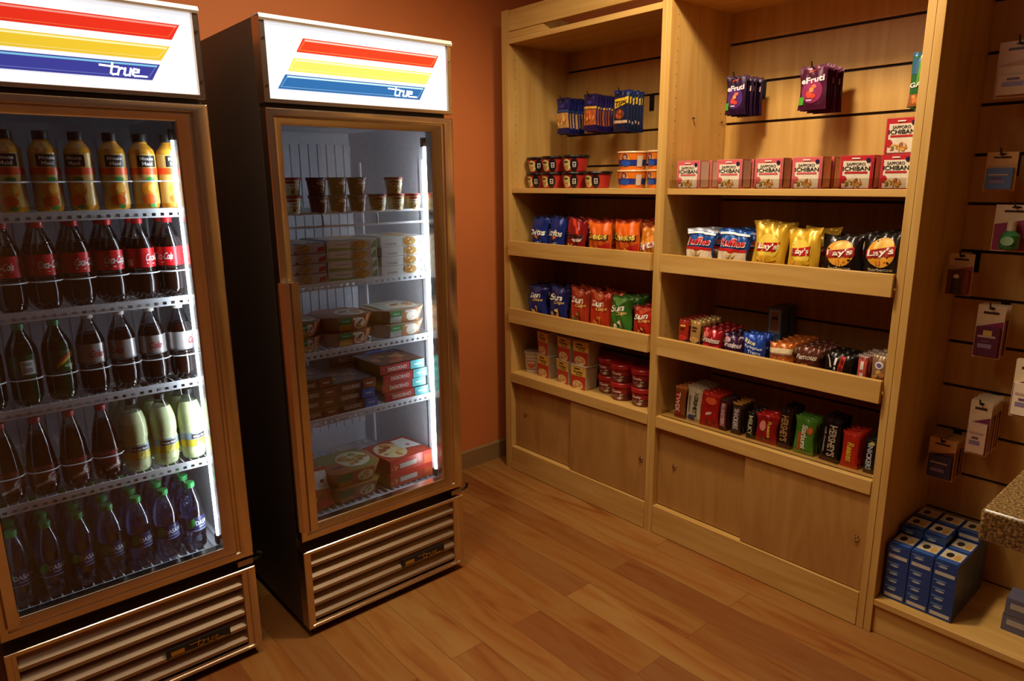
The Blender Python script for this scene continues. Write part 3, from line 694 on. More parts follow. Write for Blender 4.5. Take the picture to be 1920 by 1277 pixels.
# ------------------------------------------------------------------ maple shelving
XF, XB = .7456, 1.16
def panel_holes(m, y, x, side):
    for k in range(36):
        z = .62 + k * .042
        m.prism([(x + .0022 * cos(q * PI / 3), z + .0022 * sin(q * PI / 3)) for q in range(6)], 'y', y - .0004, y + .0004, SLOT)
def slatwall(t, y0, y1, z0, z1):
    """grooved back board: boards with dark slots between them"""
    m = MB(); m.box(1.152, XB, y0, y1, z0, z1, SLOT)
    zs = [.335 + .1533 * k for k in range(12)]
    edges = [z0] + [z for z in zs if z0 < z < z1] + [z1]
    for a, c in zip(edges, edges[1:]):
        m.box(1.142, 1.153, y0, y1, a + (.005 if a != z0 else 0), c - (.005 if c != z1 else 0), WV)
    m.build('slatwall_panel', t, smooth=0)
def bays(name, label, yl, yr, tl, tr, base, group):
    """bookcase-like unit from y = yl (left, seen from the aisle) to y = yr; tl, tr panel thicknesses"""
    t = thing(name, label, 'shelving unit', (0, 0, 0), 0, group)
    top = 2.26
    il, ir = yl - tl, yr + tr
    m = MB(); m.box(XF, XB, il, yl, 0, top, WV); panel_holes(m, il - .0003, XF + .045, -1); panel_holes(m, il - .0003, XB - .06, -1); m.build('side_panel', t, bevel=.0015)
    m = MB(); m.box(XF, XB, yr, ir, 0, top, WV); m.build('side_panel', t, bevel=.0015)
    return t, il, ir
def common(t, il, ir, wide):
    slatwall(t, ir + .0005, il - .0005, .53, 2.14)
    # plain upper shelf
    m = MB(); m.box(.762, 1.141, ir + .001, il - .001, 1.436, 1.459, WH); s = m.build('shelf', t, bevel=.0015)
    if wide: m = MB(); m.box(.764, .7665, ir + .01, il - .01, 1.4592, 1.492, ACRYL); m.build('acrylic_lip', s, smooth=0)
    for (z, lt, lb) in ((1.155, 1.208, 1.137), (.822, .872, .798)):
        m = MB(); m.box(XF + .004, 1.141, ir + .001, il - .001, z - .02, z, WH); s = m.build('ledge_shelf', t, bevel=.0012)
        m = MB(); m.box(XF - .016, XF + .003, ir + .002, il - .002, lb, lt, WH); m.build('front_lip', s, bevel=.0015)
    m = MB(); m.box(XF - .002, 1.141, ir + .001, il - .001, .482, .532, WH); s = m.build('base_shelf', t, bevel=.002)
    if wide: m = MB(); m.box(XF + .02, XF + .0225, ir + .01, il - .01, .5322, .562, ACRYL); m.build('acrylic_lip', s, smooth=0)
    mid = (il + ir) / 2 + .0
    # sliding doors
    m = MB(); m.box(XF + .028, XF + .044, mid - .03, il - .002, .130, .482, WD); d = m.build('sliding_door', t, bevel=.001)
    lock(d, XF + .028, il - .085, .323)
    m = MB(); m.box(XF + .008, XF + .024, ir + .002, mid + .02, .130, .482, WD); d = m.build('sliding_door', t, bevel=.001)
    lock(d, XF + .008, ir + .032, .315)
    m = MB(); m.box(XF + .0, XF + .03, ir + .001, il - .001, .002, .127, WH); m.box(XF + .046, XB, ir + .001, il - .001, .10, .127, WH); m.build('kickboard', t, bevel=.0015)
def lock(d, x, y, z):
    m = MB()
    for (r, x0, x1) in ((.011, x - .002, x - .0005), (.008, x - .006, x - .002)):
        m.prism([(y + r * cos(q * PI / 8), z + r * sin(q * PI / 8)) for q in range(16)], 'x', x0, x1, CHROME)
    m.prism([(y + .003 * cos(q * PI / 4), z + .003 * sin(q * PI / 4)) for q in range(8)], 'x', x - .0065, x - .006, SLOT)
    m.build('lock', d)
GRP = 'maple shelving units on the far wall'
tA, ilA, irA = bays('snack_shelf_unit', 'narrower maple shelving unit by the orange wall with soup cups and chips', -.125, -1.071, .045, .021, 0, GRP)
common(tA, ilA, irA, 0)
m = MB(); m.box(XF + .004, 1.141, irA + .001, ilA - .001, 2.113, 2.136, WH); m.prism([(-.43, 2.1365), (ilA - .001, 2.1365), (ilA - .001, 2.165), (-.40, 2.165)], 'x', XF + .004, XF + .03, WH) ; m.build('top_shelf', tA, bevel=.001)
m = MB(); m.box(XF + .006, XF + .024, irA + .001, ilA - .001, 2.168, 2.258, WH); m.build('fascia', tA, bevel=.001)
tB, ilB, irB = bays('snack_shelf_unit', 'wider maple shelving unit in the middle with candy bars and chips', -1.071, -1.985, .021, .024, 0, GRP)
common(tB, ilB, irB, 1)
m = MB(); m.box(XF + .004, 1.141, irB + .001, ilB - .001, 2.138, 2.16, WH); m.build('top_shelf', tB, bevel=.001)
m = MB(); m.box(XF + .004, XF + .024, irB + .001, ilB - .001, 2.162, 2.258, WH); m.build('fascia', tB, bevel=.001)
m = MB(); pts = [(XF + .16, ilB - .001, 1.728), (XF + .16, ilB - .008, 1.728), (XF + .155, ilB - .012, 1.725)]; m.tube(pts, .003, SLOT); m.tube([(XF + .36, ilB - .001, 1.722), (XF + .36, ilB - .009, 1.722)], .0025, SLOT); m.build('shelf_pin', tB)
# third bay: slat wall with hanging cards over a low platform
t = thing('slatwall_unit', 'maple slat wall bay with hanging toiletries at the right', 'shelving unit', (0, 0, 0), 0, GRP)
m = MB(); m.box(XF, XB, -2.009, -1.9855, 0, 2.26, WV); m.build('side_panel', t, bevel=.0015)
slatwall(t, -3.3, -2.0095, .13, 2.258)
m = MB(); m.box(XF, 1.141, -3.3, -2.0095, .105, .127, WH); m.build('platform', t, bevel=.0015)
m = MB(); m.box(XF + .012, XF + .03, -3.3, -2.0095, .001, .105, WH); m.build('kickboard', t, bevel=.001)
m = MB(); m.box(XF, XB, -3.325, -3.3005, 0, 2.26, WV); m.build('side_panel', t, bevel=.0015)
# granite counter
t = thing('counter', 'granite topped counter at the right edge', 'counter', (0, 0, 0))
m = MB(); m.box(-.085, .70, -3.5, -2.452, .838, .9, GRAN); m.build('countertop', t, bevel=.006)
m = MB(); m.box(0, .66, -3.45, -2.86, .001, .838, WV); m.build('cabinet', t, bevel=.002)

# ------------------------------------------------------------------ cups and cans on the maple shelves
def shelf_loc(x, y, z): return (x, y, z)
def pot(name, label, cat, group, prof, mats, lid, design, loc, rz):
    t = thing(name, label, cat, loc, rz, group)
    m = MB(); m.lathe(prof, 32, mats); design(m, lathe_S(prof, prof[-1][0])); m.build('cup', t)
    lp, lm = lid; m = MB(); m.lathe(lp, 32, lm, cap=False); m.build('lid', t)
    return t
P_BOWL = [(.048, 0), (.05, .003), (.061, .060)]
def d_bowl(m, S):
    m.ell(S, -.026, .03, .026, .026, ink('d2bc78')); m.food(S, -.03, .022, .02, .014, ['c8a050', 'e0d090', 'a87830'], 7, 4); m.ell(S, .014, .03, .02, .03, ink('1a1412')); m.rect(S, .007, .024, .02, .042, ink('c9c0b4'), 3); m.rect(S, .0095, .0215, .031, .038, ink('3a3430'), 2); m.rect(S, .0105, .0205, .023, .028, ink('3a3430'), 2)
    m.rect(S, -.042, -.016, .04, .046, ink('3a3020'), 4)
BOWLR = ink('a82a22'); BLID = simple('black_lid', '141010', .25)
lidp = [(.0615, .0595), (.0655, .061), (.066, .066), (.063, .0715), (.058, .0725), (0, .072)]
zt = 1.459
pb = pot('instant_meal_bowl', 'lower black lidded red bowl at the left end', 'bowl', 'red instant meal bowls', P_BOWL, BOWLR, (lidp, BLID), d_bowl, (.885, -.235, zt), SHELF_RZ + 0.27)
dup(pb, 'lower black lidded red bowl, second from the left', (.84, -.385, zt), SHELF_RZ + 0.32)
dup(pb, 'lower black lidded red bowl, third from the left', (.84, -.522, zt), SHELF_RZ + 0.42)
dup(pb, 'lower black lidded red bowl, rightmost of the four', (.84, -.66, zt), SHELF_RZ + 0.32)
dup(pb, 'upper black lidded red bowl on the left end bowl', (.885, -.238, zt + .073), SHELF_RZ + .5)
dup(pb, 'upper black lidded red bowl, middle of the upper three', (.84, -.388, zt + .073), SHELF_RZ + 0.37)
dup(pb, 'upper black lidded red bowl, rightmost of the upper three', (.84, -.522, zt + .073), SHELF_RZ + 0.42)
P_MAC = [(.052, 0), (.053, .002), (.062, .068)]
ORG = ink('d8701c')
def d_mac(m, S):
    m.rect(S, -.12, .12, .016, .04, ink('22327a'), 12); m.food(S, -.02, .05, .05, .014, ['d8862c', 'e8a84a', 'c8601c'], 12, 7, .2); m.ell(S, -.024, .046, .014, .018, ink('3a2a4a')); m.ell(S, -.024, .05, .008, .009, ink('b88a78')); m.ell(S, -.022, .026, .024, .012, ink('2a52a8')); m.rect(S, .03, .056, .012, .056, ink('c8b8a0'), 3)
pm = pot('noodle_cup', 'lower orange and blue noodle cup beside the divider', 'cup', 'orange and blue noodle cups', P_MAC, ORG, ([(.062, .068), (.064, .068), (.0645, .071), (.063, .0745), (0, .0735)], ink('e0b888')), d_mac, (.845, -.848, zt), SHELF_RZ + 0.47)
dup(pm, 'upper orange and blue noodle cup beside the divider', (.845, -.848, zt + .075), SHELF_RZ + 0.52)
dup(pm, 'lower orange and blue noodle cup half hidden behind the divider', (.87, -.981, zt), SHELF_RZ + .1)
dup(pm, 'upper orange and blue noodle cup half hidden behind the divider', (.87, -.981, zt + .075), SHELF_RZ + .1)
# base shelf of the narrower unit
zb = .532
P_CUP = [(.036, 0), (.037, .003), (.045, .1)]
def d_cup(m, S):
    m.rect(S, -.09, .09, .078, .08, ink('9a3020'), 10); m.rect(S, -.025, .025, .036, .066, ink('c86a40'), 4); m.rect(S, -.02, .02, .05, .06, ink('d8c0a0'), 4); m.quad(S, ((-.025, .036), (.025, .036), (.0, .024), (-.0, .024)), ink('b85030')); m.rect(S, -.09, .09, .018, .021, ink('8a2c20'), 10)
pot('soup_cup', 'small white soup cup with red bands at the left end', 'cup', None, P_CUP, ink('cdbfa4'), ([(.0455, .1), (.048, .101), (.048, .107), (.044, .109), (0, .108)], ink('c2ad8c')), d_cup, (.845, -.232, zb), SHELF_RZ + .55)
def d_ramen(m, Sf, St, Ss, w, d, h):
    m.rect(Sf, -w * .48, w * .48, h * .58, h * .98, ink('dcb04a'), 2); m.rect(Sf, -w * .26, w * .1, h * .855, h * .91, BLK, 2); m.text(Sf, 'Noodles', w * .0, h * .76, w * .6, BLK, h * .1); m.text(Sf, 'Soup', w * .06, h * .65, w * .4, BLK, h * .08)
    m.rect(Sf, -w * .48, w * .48, h * .02, h * .57, ink('bc3a20'), 2); m.ell(Sf, -w * .05, h * .18, w * .36, h * .2, ink('e0c894')); m.food(Sf, -w * .05, h * .18, w * .32, h * .16, ['c88a44', 'd8a860', 'b06a30'], 12, 5, .24)
    m.rect(Ss, d * .1, d * .9, h * .05, h * .95, ink('b09a78'), 2)
def ramen(label, loc, rz):
    t = thing('noodle_pack', label, 'noodle pack', loc, rz, 'yellow and red noodle packs')
    m = MB(); w, d, h = .1, .085, .112
    k = .88
    vs = [(-w / 2 * k, -d / 2 * k, 0), (w / 2 * k, -d / 2 * k, 0), (w / 2 * k, d / 2 * k, 0), (-w / 2 * k, d / 2 * k, 0), (-w / 2, -d / 2, h), (w / 2, -d / 2, h), (w / 2, d / 2, h), (-w / 2, d / 2, h)]
    m.add(vs, [(0, 3, 2, 1), (4, 5, 6, 7), (0, 1, 5, 4), (1, 2, 6, 5), (2, 3, 7, 6), (3, 0, 4, 7)], ink('bda47c'))
    Sf = lambda a, bb, e: (a * (k + (1 - k) * bb / h), -d / 2 * (k + (1 - k) * bb / h) - e, bb)
    Ss = lambda a, bb, e: (w / 2 * (k + (1 - k) * bb / h) + e, -d / 2 + a, bb)
    d_ramen(m, Sf, None, Ss, w, d, h); m.build('sleeve', t, smooth=0)
    m = MB(); m.box(-w / 2 - .002, w / 2 + .002, -d / 2 - .002, d / 2 + .002, h, h + .003, ink('d0c09a')); m.build('rim', t, smooth=0)
    return t
pr = ramen('lower yellow and red noodle pack in the left stack', (.845, -.352, zb), SHELF_RZ - .1)
dup(pr, 'upper yellow and red noodle pack in the left stack', (.845, -.352, zb + .1155), SHELF_RZ - .2)
dup(pr, 'lower yellow and red noodle pack in the middle stack', (.84, -.497, zb), SHELF_RZ - .15)
dup(pr, 'upper yellow and red noodle pack in the middle stack', (.84, -.502, zb + .1155), SHELF_RZ - .1)
dup(pr, 'lower yellow and red noodle pack beside the red lidded tubs', (.825, -.610, zb), SHELF_RZ - .0)
dup(pr, 'upper yellow and red noodle pack beside the red lidded tubs', (.835, -.612, zb + .1155), SHELF_RZ + .05)
P_SOUP = [(.048, 0), (.05, .003), (.053, .062)]
def d_soup(m, S):
    m.rect(S, -.13, .13, .034, .058, ink('8a1c1c'), 12); m.text(S, 'Chunky', -.022, .042, .05, ink('e8dcc8'), .015, .15); m.food(S, -.012, .018, .05, .016, ['8a4a34', 'b0a090', 'a83a28', 'd8c8a8', '6a6a78'], 14, 11, .22)
SREDL = simple('red_soup_lid', 'a8201e', .35)
ps = pot('soup_tub', 'lower red lidded soup tub beside the noodle packs', 'soup tub', 'red lidded soup tubs', P_SOUP, ink('5c2020'), ([(.0535, .0615), (.057, .062), (.0575, .078), (.055, .082), (0, .0815)], SREDL), d_soup, (.875, -.728, zb), SHELF_RZ + 0.5)
dup(ps, 'upper red lidded soup tub beside the noodle packs', (.875, -.728, zb + .0822), SHELF_RZ + .3)
dup(ps, 'lower red lidded soup tub in the middle of its row', (.835, -.84, zb), SHELF_RZ + 0.5)
dup(ps, 'upper red lidded soup tub in the middle of its row', (.835, -.838, zb + .0822), SHELF_RZ + .5)
dup(ps, 'lower red lidded soup tub next to the divider panel', (.835, -.957, zb), SHELF_RZ + 0.4)
dup(ps, 'upper red lidded soup tub next to the divider panel', (.835, -.955, zb + .0822), SHELF_RZ + 0.45)

# ------------------------------------------------------------------ bags
def bag_surface(w, h, d, seed, lean=.06, flare=.04, crinkle=1.0):
    crinkle *= 1.5 * min(1, w / .11) ** 1.3
    def shape(a, bb):
        s = max(-1, min(1, a / (w / 2))); t = max(0, min(1, bb / h))
        pr = max(0.0, 1 - abs(s) ** 3) ** .6
        vt = max(0.0, sin(PI * max(0, min(1, (t - .04) / .90)))) ** .5
        cr = crinkle * (.0022 * sin(6 * s + seed) * sin(9 * t + 1.7 * seed) + .0016 * sin(13 * s + 2 * seed + 6 * t)) * min(1, vt * 1.2)
        cr += crinkle * .0035 * sin(9 * s + seed * 2.3) * math.exp(-((t - .93) / .09) ** 2)
        x = a * (1 - .09 * sin(PI * t) + flare * max(0, t - .78) / .22) + .018 * w * crinkle * sin(2.2 * t * PI + seed)
        z = bb + .003 * crinkle * sin(2.4 * s + seed) * t
        return x, d / 2 * pr * vt, cr, z
    def S(a, bb, e):
        x, th, cr, z = shape(a, bb); return (x, -th - cr - e + lean * bb, z)
    def B(a, bb):
        x, th, cr, z = shape(a, bb); return (x, th - cr + lean * bb + .0006, z)
    return S, B
def bag(name, label, cat, group, w, h, d, seed, mat, sealm, design, loc, rz=SHELF_RZ, lean=.06, flare=.06, crinkle=1.0):
    t = thing(name, label, cat, loc, rz, group)
    S, B = bag_surface(w, h, d, seed, lean, flare, crinkle)
    nu, nv = 22, 22
    def grid(m, f, b0, b1, nvv, mm, flip=False):
        vs = [f(-w / 2 + w * i / nu, b0 + (b1 - b0) * j / nvv) for j in range(nvv + 1) for i in range(nu + 1)]
        fs = [(j * (nu + 1) + i, j * (nu + 1) + i + 1, (j + 1) * (nu + 1) + i + 1, (j + 1) * (nu + 1) + i) for j in range(nvv) for i in range(nu)]
        m.add(vs, [f_[::-1] for f_ in fs] if flip else fs, mm)
    m = MB(); F0 = lambda a, bb: S(a, bb, 0)
    grid(m, F0, 0, h * .93, nv, mat); grid(m, B, 0, h * .93, nv, mat, True)
    m.step = .0006 if d > .03 else .0004; m.fine = 2; design(m, S, w, h); m.build('pouch', t, smooth=50)
    m = MB(); grid(m, F0, h * .93, h, 3, sealm); grid(m, B, h * .93, h, 3, sealm, True); m.build('top_seal', t, smooth=50)
    return t
def foil(h): return simple('foil_' + h, h, .24, .25, .5, .05, 30)
def des(*ops):
    def d(m, S, w, h):
        for k, o in enumerate(ops):
            c = o[0]
            if c == 'r': m.rect(S, o[1] * w / 2, o[2] * w / 2, o[3] * h, o[4] * h, ink(o[5], .3))
            elif c == 'e': m.ell(S, o[1] * w / 2, o[2] * h, o[3] * w / 2, o[4] * h, ink(o[5], .3), 24, o[6] if len(o) > 6 else 0)
            elif c == 'q': m.quad(S, [(x * w / 2, y * h) for x, y in o[1]], ink(o[2], .3))
            elif c == 't': m.text(S, o[1], o[2] * w / 2, o[3] * h, o[4] * w, ink(o[6], .35), o[5] * h, o[7] if len(o) > 7 else 0, o[8] if len(o) > 8 else 0, .03)
            elif c == 'f': m.food(S, o[1] * w / 2, o[2] * h, o[3] * w / 2, o[4] * h, o[5], o[6], k + 3, .3)
    return d
CHIP = ['d8a83c', 'e6c468', 'b87a28', 'c89038']
GB = 'chip bags on the lipped shelves'
ZL1, ZL2 = 1.1555, .8225
d_dor_b = des(('q', [(-.5, .28), (.6, .34), (.1, .12), (-.2, .1)], '2c58a8'), ('t', 'Doritos', 0, .56, .9, .17, 'e9ead8', .15), ('q', [(-.25, .46), (.35, .47), (.02, .36), (0, .36)], 'c8641c'), ('f', 0, .2, .6, .1, CHIP, 8))
d_dor_r = des(('q', [(-.4, .95), (.3, .6), (.5, .6), (0, .95)], 'd8401c'), ('t', 'Doritos', 0, .54, .9, .17, '221a14', .15), ('q', [(-.1, .45), (.9, .5), (.7, .4), (.1, .38)], 'c8b8a8'), ('r', -.9, .9, .1, .2, '8a1414'), ('f', .0, .25, .6, .1, CHIP, 6))
d_chee = des(('r', -.97, .97, .62, .9, 'e0641a'), ('q', [(-.95, .1), (.95, .1), (.95, .42), (-.95, .24)], 'a82018'), ('t', 'Cheetos', -.05, .58, .9, .2, '2a1c10', .1), ('t', 'Cheetos', -.08, .59, .86, .17, 'e0c050', .1), ('f', 0, .2, .8, .12, ['d8982c', 'e8bc50', 'c87820', 'b0a030'], 14))
d_frit = des(('q', [(-.95, .35), (.95, .62), (.95, .8), (-.95, .55)], 'e08a2a'), ('q', [(-.95, .3), (.95, .56), (.95, .62), (-.95, .35)], 'b8201c'), ('t', 'Fritos', .05, .5, .9, .2, 'efe6da', .25, .22), ('r', -.95, .95, .06, .2, '8a1c24'))
d_sun = lambda c2, f: des(('q', [(-.95, .96), (.0, .75), (.95, .96), (.95, .9)], c2), ('t', 'Sun', -.05, .7, .6, .16, 'e8e2d0', .2, .1), ('t', 'Chips', .3, .57, .5, .1, 'd8b060', .2, .1), ('f', .1, .28, .55, .13, f, 9))
bagA = []
def row(specs, z, x, wr, where):
    for (nm, lab, y, w, h, seed, mat, seal, dsg, rz) in specs:
        bagA.append((bag(nm, lab, 'bag', GB, w * .95, h, .05, seed, foil(mat), foil(seal), dsg, (x, y, z), SHELF_RZ + rz), lab))
row([('chip_bag', 'leftmost blue tortilla chip bag in the narrower unit', -.318, .118, .172, 1, '1d2f78', '141d48', d_dor_b, .0),
     ('chip_bag', 'second blue tortilla chip bag beside the dark red bag', -.436, .118, .176, 2.2, '1d2f78', '141d48', d_dor_b, -.05),
     ('chip_bag', 'dark red tortilla chip bag between blue and orange bags', -.558, .13, .172, 3.1, '8a1d1c', '6a1616', d_dor_r, .05),
     ('chip_bag', 'left orange cheese puff bag, next to the dark red bag', -.702, .148, .17, 4.5, 'c8581c', '902c14', d_chee, 0),
     ('chip_bag', 'right orange cheese puff bag, next to the corn chip bag', -.858, .14, .176, 5.3, 'c8581c', '902c14', d_chee, .05),
     ('chip_bag', 'orange and maroon corn chip bag against the divider', -.984, .118, .158, 6.1, 'c87a26', '9a4a18', d_frit, .0)], ZL1, .812, 0, '')
row([('chip_bag', 'left blue multigrain chip bag with cracker picture', -.298, .142, .17, 1.4, '232c70', '1a2258', d_sun('3a4690', ['c89a50', 'b07a34', 'd8b878']), 0),
     ('chip_bag', 'right blue multigrain chip bag beside the red ones', -.445, .142, .182, 2.9, '232c70', '1a2258', d_sun('3a4690', ['c89a50', 'b07a34', 'd8b878']), -.03),
     ('chip_bag', 'flat orange red multigrain chip bag beside the blue ones', -.584, .132, .19, 3.7, 'b83e24', '96301c', d_sun('d0603a', ['5a6a2a', 'a84a24', 'c8a050']), 0),
     ('chip_bag', 'red multigrain chip bag partly covered by the green one', -.710, .132, .19, 4.1, 'c23a1c', '9a2c18', d_sun('e0703c', ['d8862c', 'c8641c', 'e0a850']), .05),
     ('chip_bag', 'green multigrain chip bag leaning out on the second lipped shelf', -.832, .142, .18, 5.9, '3f7a2c', '4c8a38', d_sun('7ab45a', ['c8b890', '4a7a34', 'e0d8c0']), -.08),
     ('chip_bag', 'bright red multigrain chip bag against the divider', -.962, .13, .152, 6.6, 'c02c1c', '9a2418', d_sun('e05a3a', ['7a2a1c', 'a84a24', 'c8a050']), 0)], ZL2, .815, 0, '')
# bags standing behind the front ones
n0 = len(bagA)
for i in range(12):
    o, lab = bagA[i]; p = o.location
    dz = [0, .012, .0, .004, 0, .02][i % 6]
    q = dup(o, 'bag behind the ' + lab, (p.x + .074, p.y + [.012, -.014, .01, -.02, -.012, .004][i % 6], p.z), SHELF_RZ + [.1, -.12, .08, -.1, .12, .0][i % 6])
d_ruf = des(('r', -.97, .97, .04, .5, 'd8c4a4'), ('q', [(-.95, .48), (.95, .48), (.95, .55), (-.95, .55)], 'b8201c'), ('q', [(-.4, .5), (.4, .5), (.0, .44), (0, .44)], 'b8201c'), ('t', 'Ruffles', 0, .69, .82, .2, 'e9e4dc', .1, .04), ('t', 'Ruffles', 0, .695, .78, .165, 'c81e1c', .1, .04), ('f', 0, .37, .5, .06, ['d8b070', 'e6d0a0', 'c09a58'], 8), ('r', -.95, .95, .87, .92, 'e0e0e4'))
d_lay = des(('e', 0, .55, .66, .24, 'e6c84a'), ('q', [(-.66, .6), (.64, .66), (.6, .48), (-.64, .45)], 'b01c1c'), ('t', "Lay's", 0, .55, .58, .14, 'ece4d8', .15, .06), ('e', 0, .33, .6, .06, 'd8a828'), ('f', .0, .3, .5, .06, CHIP, 7))
d_bbq = des(('e', 0, .63, .7, .27, 'd8962c'), ('e', .1, .7, .5, .17, 'ecc058'), ('q', [(-.76, .68), (.74, .74), (.72, .56), (-.74, .53)], '9a1c1c'), ('t', "Lay's", 0, .63, .66, .16, 'e8dcd0', .15, .06), ('f', 0, .46, .4, .05, ['d8862c', 'ecb040'], 5), ('t', 'Barbecue', 0, .325, .6, .06, 'a8987c'))
row([('chip_bag', 'left blue and white ridged chip bag in the wider unit', -1.222, .135, .152, 1.9, '23529c', 'c4ccd8', d_ruf, .0),
     ('chip_bag', 'right blue and white ridged chip bag beside the yellow bags', -1.366, .135, .156, 2.5, '23529c', '2a5aa8', d_ruf, .05),
     ('chip_bag', 'tall yellow potato chip bag standing left of its twin', -1.508, .138, .188, 3.3, 'd8ac30', 'e4bc40', d_lay, .06),
     ('chip_bag', 'yellow potato chip bag next to the black barbecue bags', -1.632, .135, .174, 4.8, 'd8ac30', 'e4bc40', d_lay, -.15),
     ('chip_bag', 'left black barbecue chip bag beside the yellow bag', -1.765, .145, .158, 5.5, '1b1614', '2a2422', d_bbq, -.05),
     ('chip_bag', 'right black barbecue chip bag at the end of the shelf', -1.892, .135, .172, 6.3, '1b1614', '2a2422', d_bbq, .02)], ZL1, .812, 0, '')
for i in range(12, 18):
    o, lab = bagA[i]; p = o.location
    dup(o, 'bag behind the ' + lab, (p.x + .074, p.y + [-.015, -.02, .012, -.03, -.02, .012][i - 12], p.z), SHELF_RZ + [.1, -.1, .08, -.1, .1, .0][i - 12])

# cookies, crackers and candy in rows
def rows_of(name, lab, cat, group, y, w, h, d, mat, seal, dsg, z, x, n, pitch, seed, rz=0, lean=.03, flare=.02, ydrift=0.0, crinkle=.7, rzr=.08):
    o = bag(name, 'frontmost of the ' + lab, cat, group, w, h, d, seed, foil(mat), foil(seal), dsg, (x, y, z), SHELF_RZ + rz, lean, flare, crinkle)
    r = random.Random(seed * 7)
    for k in range(1, n):
        dup(o, '%s from front of the ' % ['', 'second', 'third', 'fourth', 'fifth', 'sixth'][k] + lab, (x + pitch * k, y + ydrift * k, z), SHELF_RZ + rz + r.uniform(-rzr, rzr))
GC = 'cookie and cracker packs'
COOK = ['b8803c', 'd09a50', '8a5828', 'c88a44']
rows_of('cracker_pack', 'red cookie packs at the left end', 'pack', GC, -1.172, .05, .128, .022, 'a83020', '8a2a1c', des(('r', -.95, .95, .02, .36, '1c1a34'), ('e', 0, .4, .9, .1, 'c0382a'), ('r', -.5, .5, .75, .8, 'd8b050'), ('r', -.4, .4, .66, .71, '4a1a14'), ('r', -.5, .5, .22, .27, 'a8a8c8')), ZL2, .80, 5, .034, 1.1)
rows_of('cracker_pack', 'gold cookie packs beside the red packs', 'pack', GC, -1.227, .05, .128, .022, 'b48a4a', 'c8a868', des(('r', -.95, .95, .02, .36, '1c1a34'), ('e', 0, .4, .9, .1, 'c89a58'), ('r', -.5, .5, .75, .8, '3a2a18'), ('r', -.4, .4, .66, .71, '4a2a14'), ('r', -.5, .5, .22, .27, 'a8a8c8')), ZL2, .80, 5, .034, 2.1)
rows_of('cookie_bag', 'red cookie bags with white script', 'pack', GC, -1.303, .092, .108, .04, 'a01c24', '8a1820', des(('t', 'Grandmas', -.05, .6, .92, .2, 'd8c8b8', .2), ('e', -.5, .76, .3, .1, 'c8685a'), ('r', -.9, .9, .3, .42, 'c82a34'), ('f', 0, .16, .7, .1, COOK, 7)), ZL2, .805, 4, .047, 3.4)
rows_of('cookie_bag', 'purple cookie bags beside the red cookie bags', 'pack', GC, -1.398, .09, .1, .04, '3c1c3c', '2c1830', des(('t', 'Grandmas', -.05, .62, .92, .2, 'd8c8c8', .2), ('e', -.5, .78, .3, .1, 'b88a90'), ('f', 0, .22, .8, .16, COOK, 12)), ZL2, .805, 3, .047, 4.2)
rows_of('cookie_bag', 'bright blue cookie bags in the middle', 'pack', GC, -1.485, .09, .118, .035, '2448a8', '2c56b8', des(('t', 'Rice', -.3, .74, .5, .14, 'e0d8b0', 0, -.2), ('t', 'Krispies', 0, .56, .8, .12, 'c8d0e8', 0, -.15), ('t', 'Treats', .1, .42, .6, .1, 'c8d0e8', 0, -.1), ('f', 0, .12, .7, .09, ['c8c0a0', 'd8d0b8', 'b8a878'], 8)), ZL2, .80, 2, .045, 5.1, .1)
rows_of('cracker_pack', 'orange peanut cracker packs', 'pack', GC, -1.588, .098, .1, .035, 'b8642a', 'c8702c', des(('r', -.95, .95, .62, .8, 'd8c49a'), ('r', -.9, .9, .55, .62, '8a5a48'), ('f', 0, .3, .85, .2, ['c8742c', 'b86024', 'd88a3c'], 12)), ZL2, .805, 5, .042, 6.4)
rows_of('cracker_pack', 'brown chocolate cookie packs', 'pack', GC, -1.688, .092, .1, .035, '5a2e20', '6a3a28', des(('t', 'Famous', -.05, .66, .85, .18, 'c8b8a4', .2, .05), ('f', 0, .3, .8, .2, ['b06a38', '9a4a28', 'c88a4a'], 12)), ZL2, .805, 4, .044, 7.7)
rows_of('cookie_bag', 'black snack packs with white lettering', 'pack', GC, -1.795, .1, .1, .035, '181412', '241e1c', des(('r', .12, .45, .04, .9, 'c2382c'), ('r', -.22, -.04, .1, .36, 'e6e0d8'), ('r', -.2, -.06, .42, .52, 'e6e0d8'), ('r', -.22, -.04, .58, .82, 'e6e0d8'), ('e', .28, .25, .1, .1, '6a1a14'), ('e', .28, .5, .1, .1, '6a1a14'), ('e', .28, .74, .1, .1, '6a1a14'), ('q', [(-.8, .9), (-.7, .9), (-.3, .5), (-.4, .5)], 'c8c0b8')), ZL2, .80, 3, .04, 8.3)
rows_of('cracker_pack', 'slim red and silver snack packs', 'pack', GC, -1.872, .036, .108, .02, '8a4238', 'a89a90', des(('r', -.8, .8, .1, .85, 'b84c3c'), ('r', -.3, .3, .2, .45, 'd8d0c8'), ('r', -.3, .3, .55, .8, 'd8d0c8')), ZL2, .80, 4, .036, 9.2)
rows_of('cracker_pack', 'clear wrapped nut packs at the right end', 'pack', GC, -1.925, .055, .118, .03, '8a6a4c', 'b8a48c', des(('e', 0, .72, .5, .1, 'c8c0b8'), ('e', 0, .72, .3, .06, '5a4a78'), ('f', 0, .35, .8, .26, ['a87038', '8a4a24', 'c89a50', '5a3018'], 14)), ZL2, .80, 5, .042, 10.4)
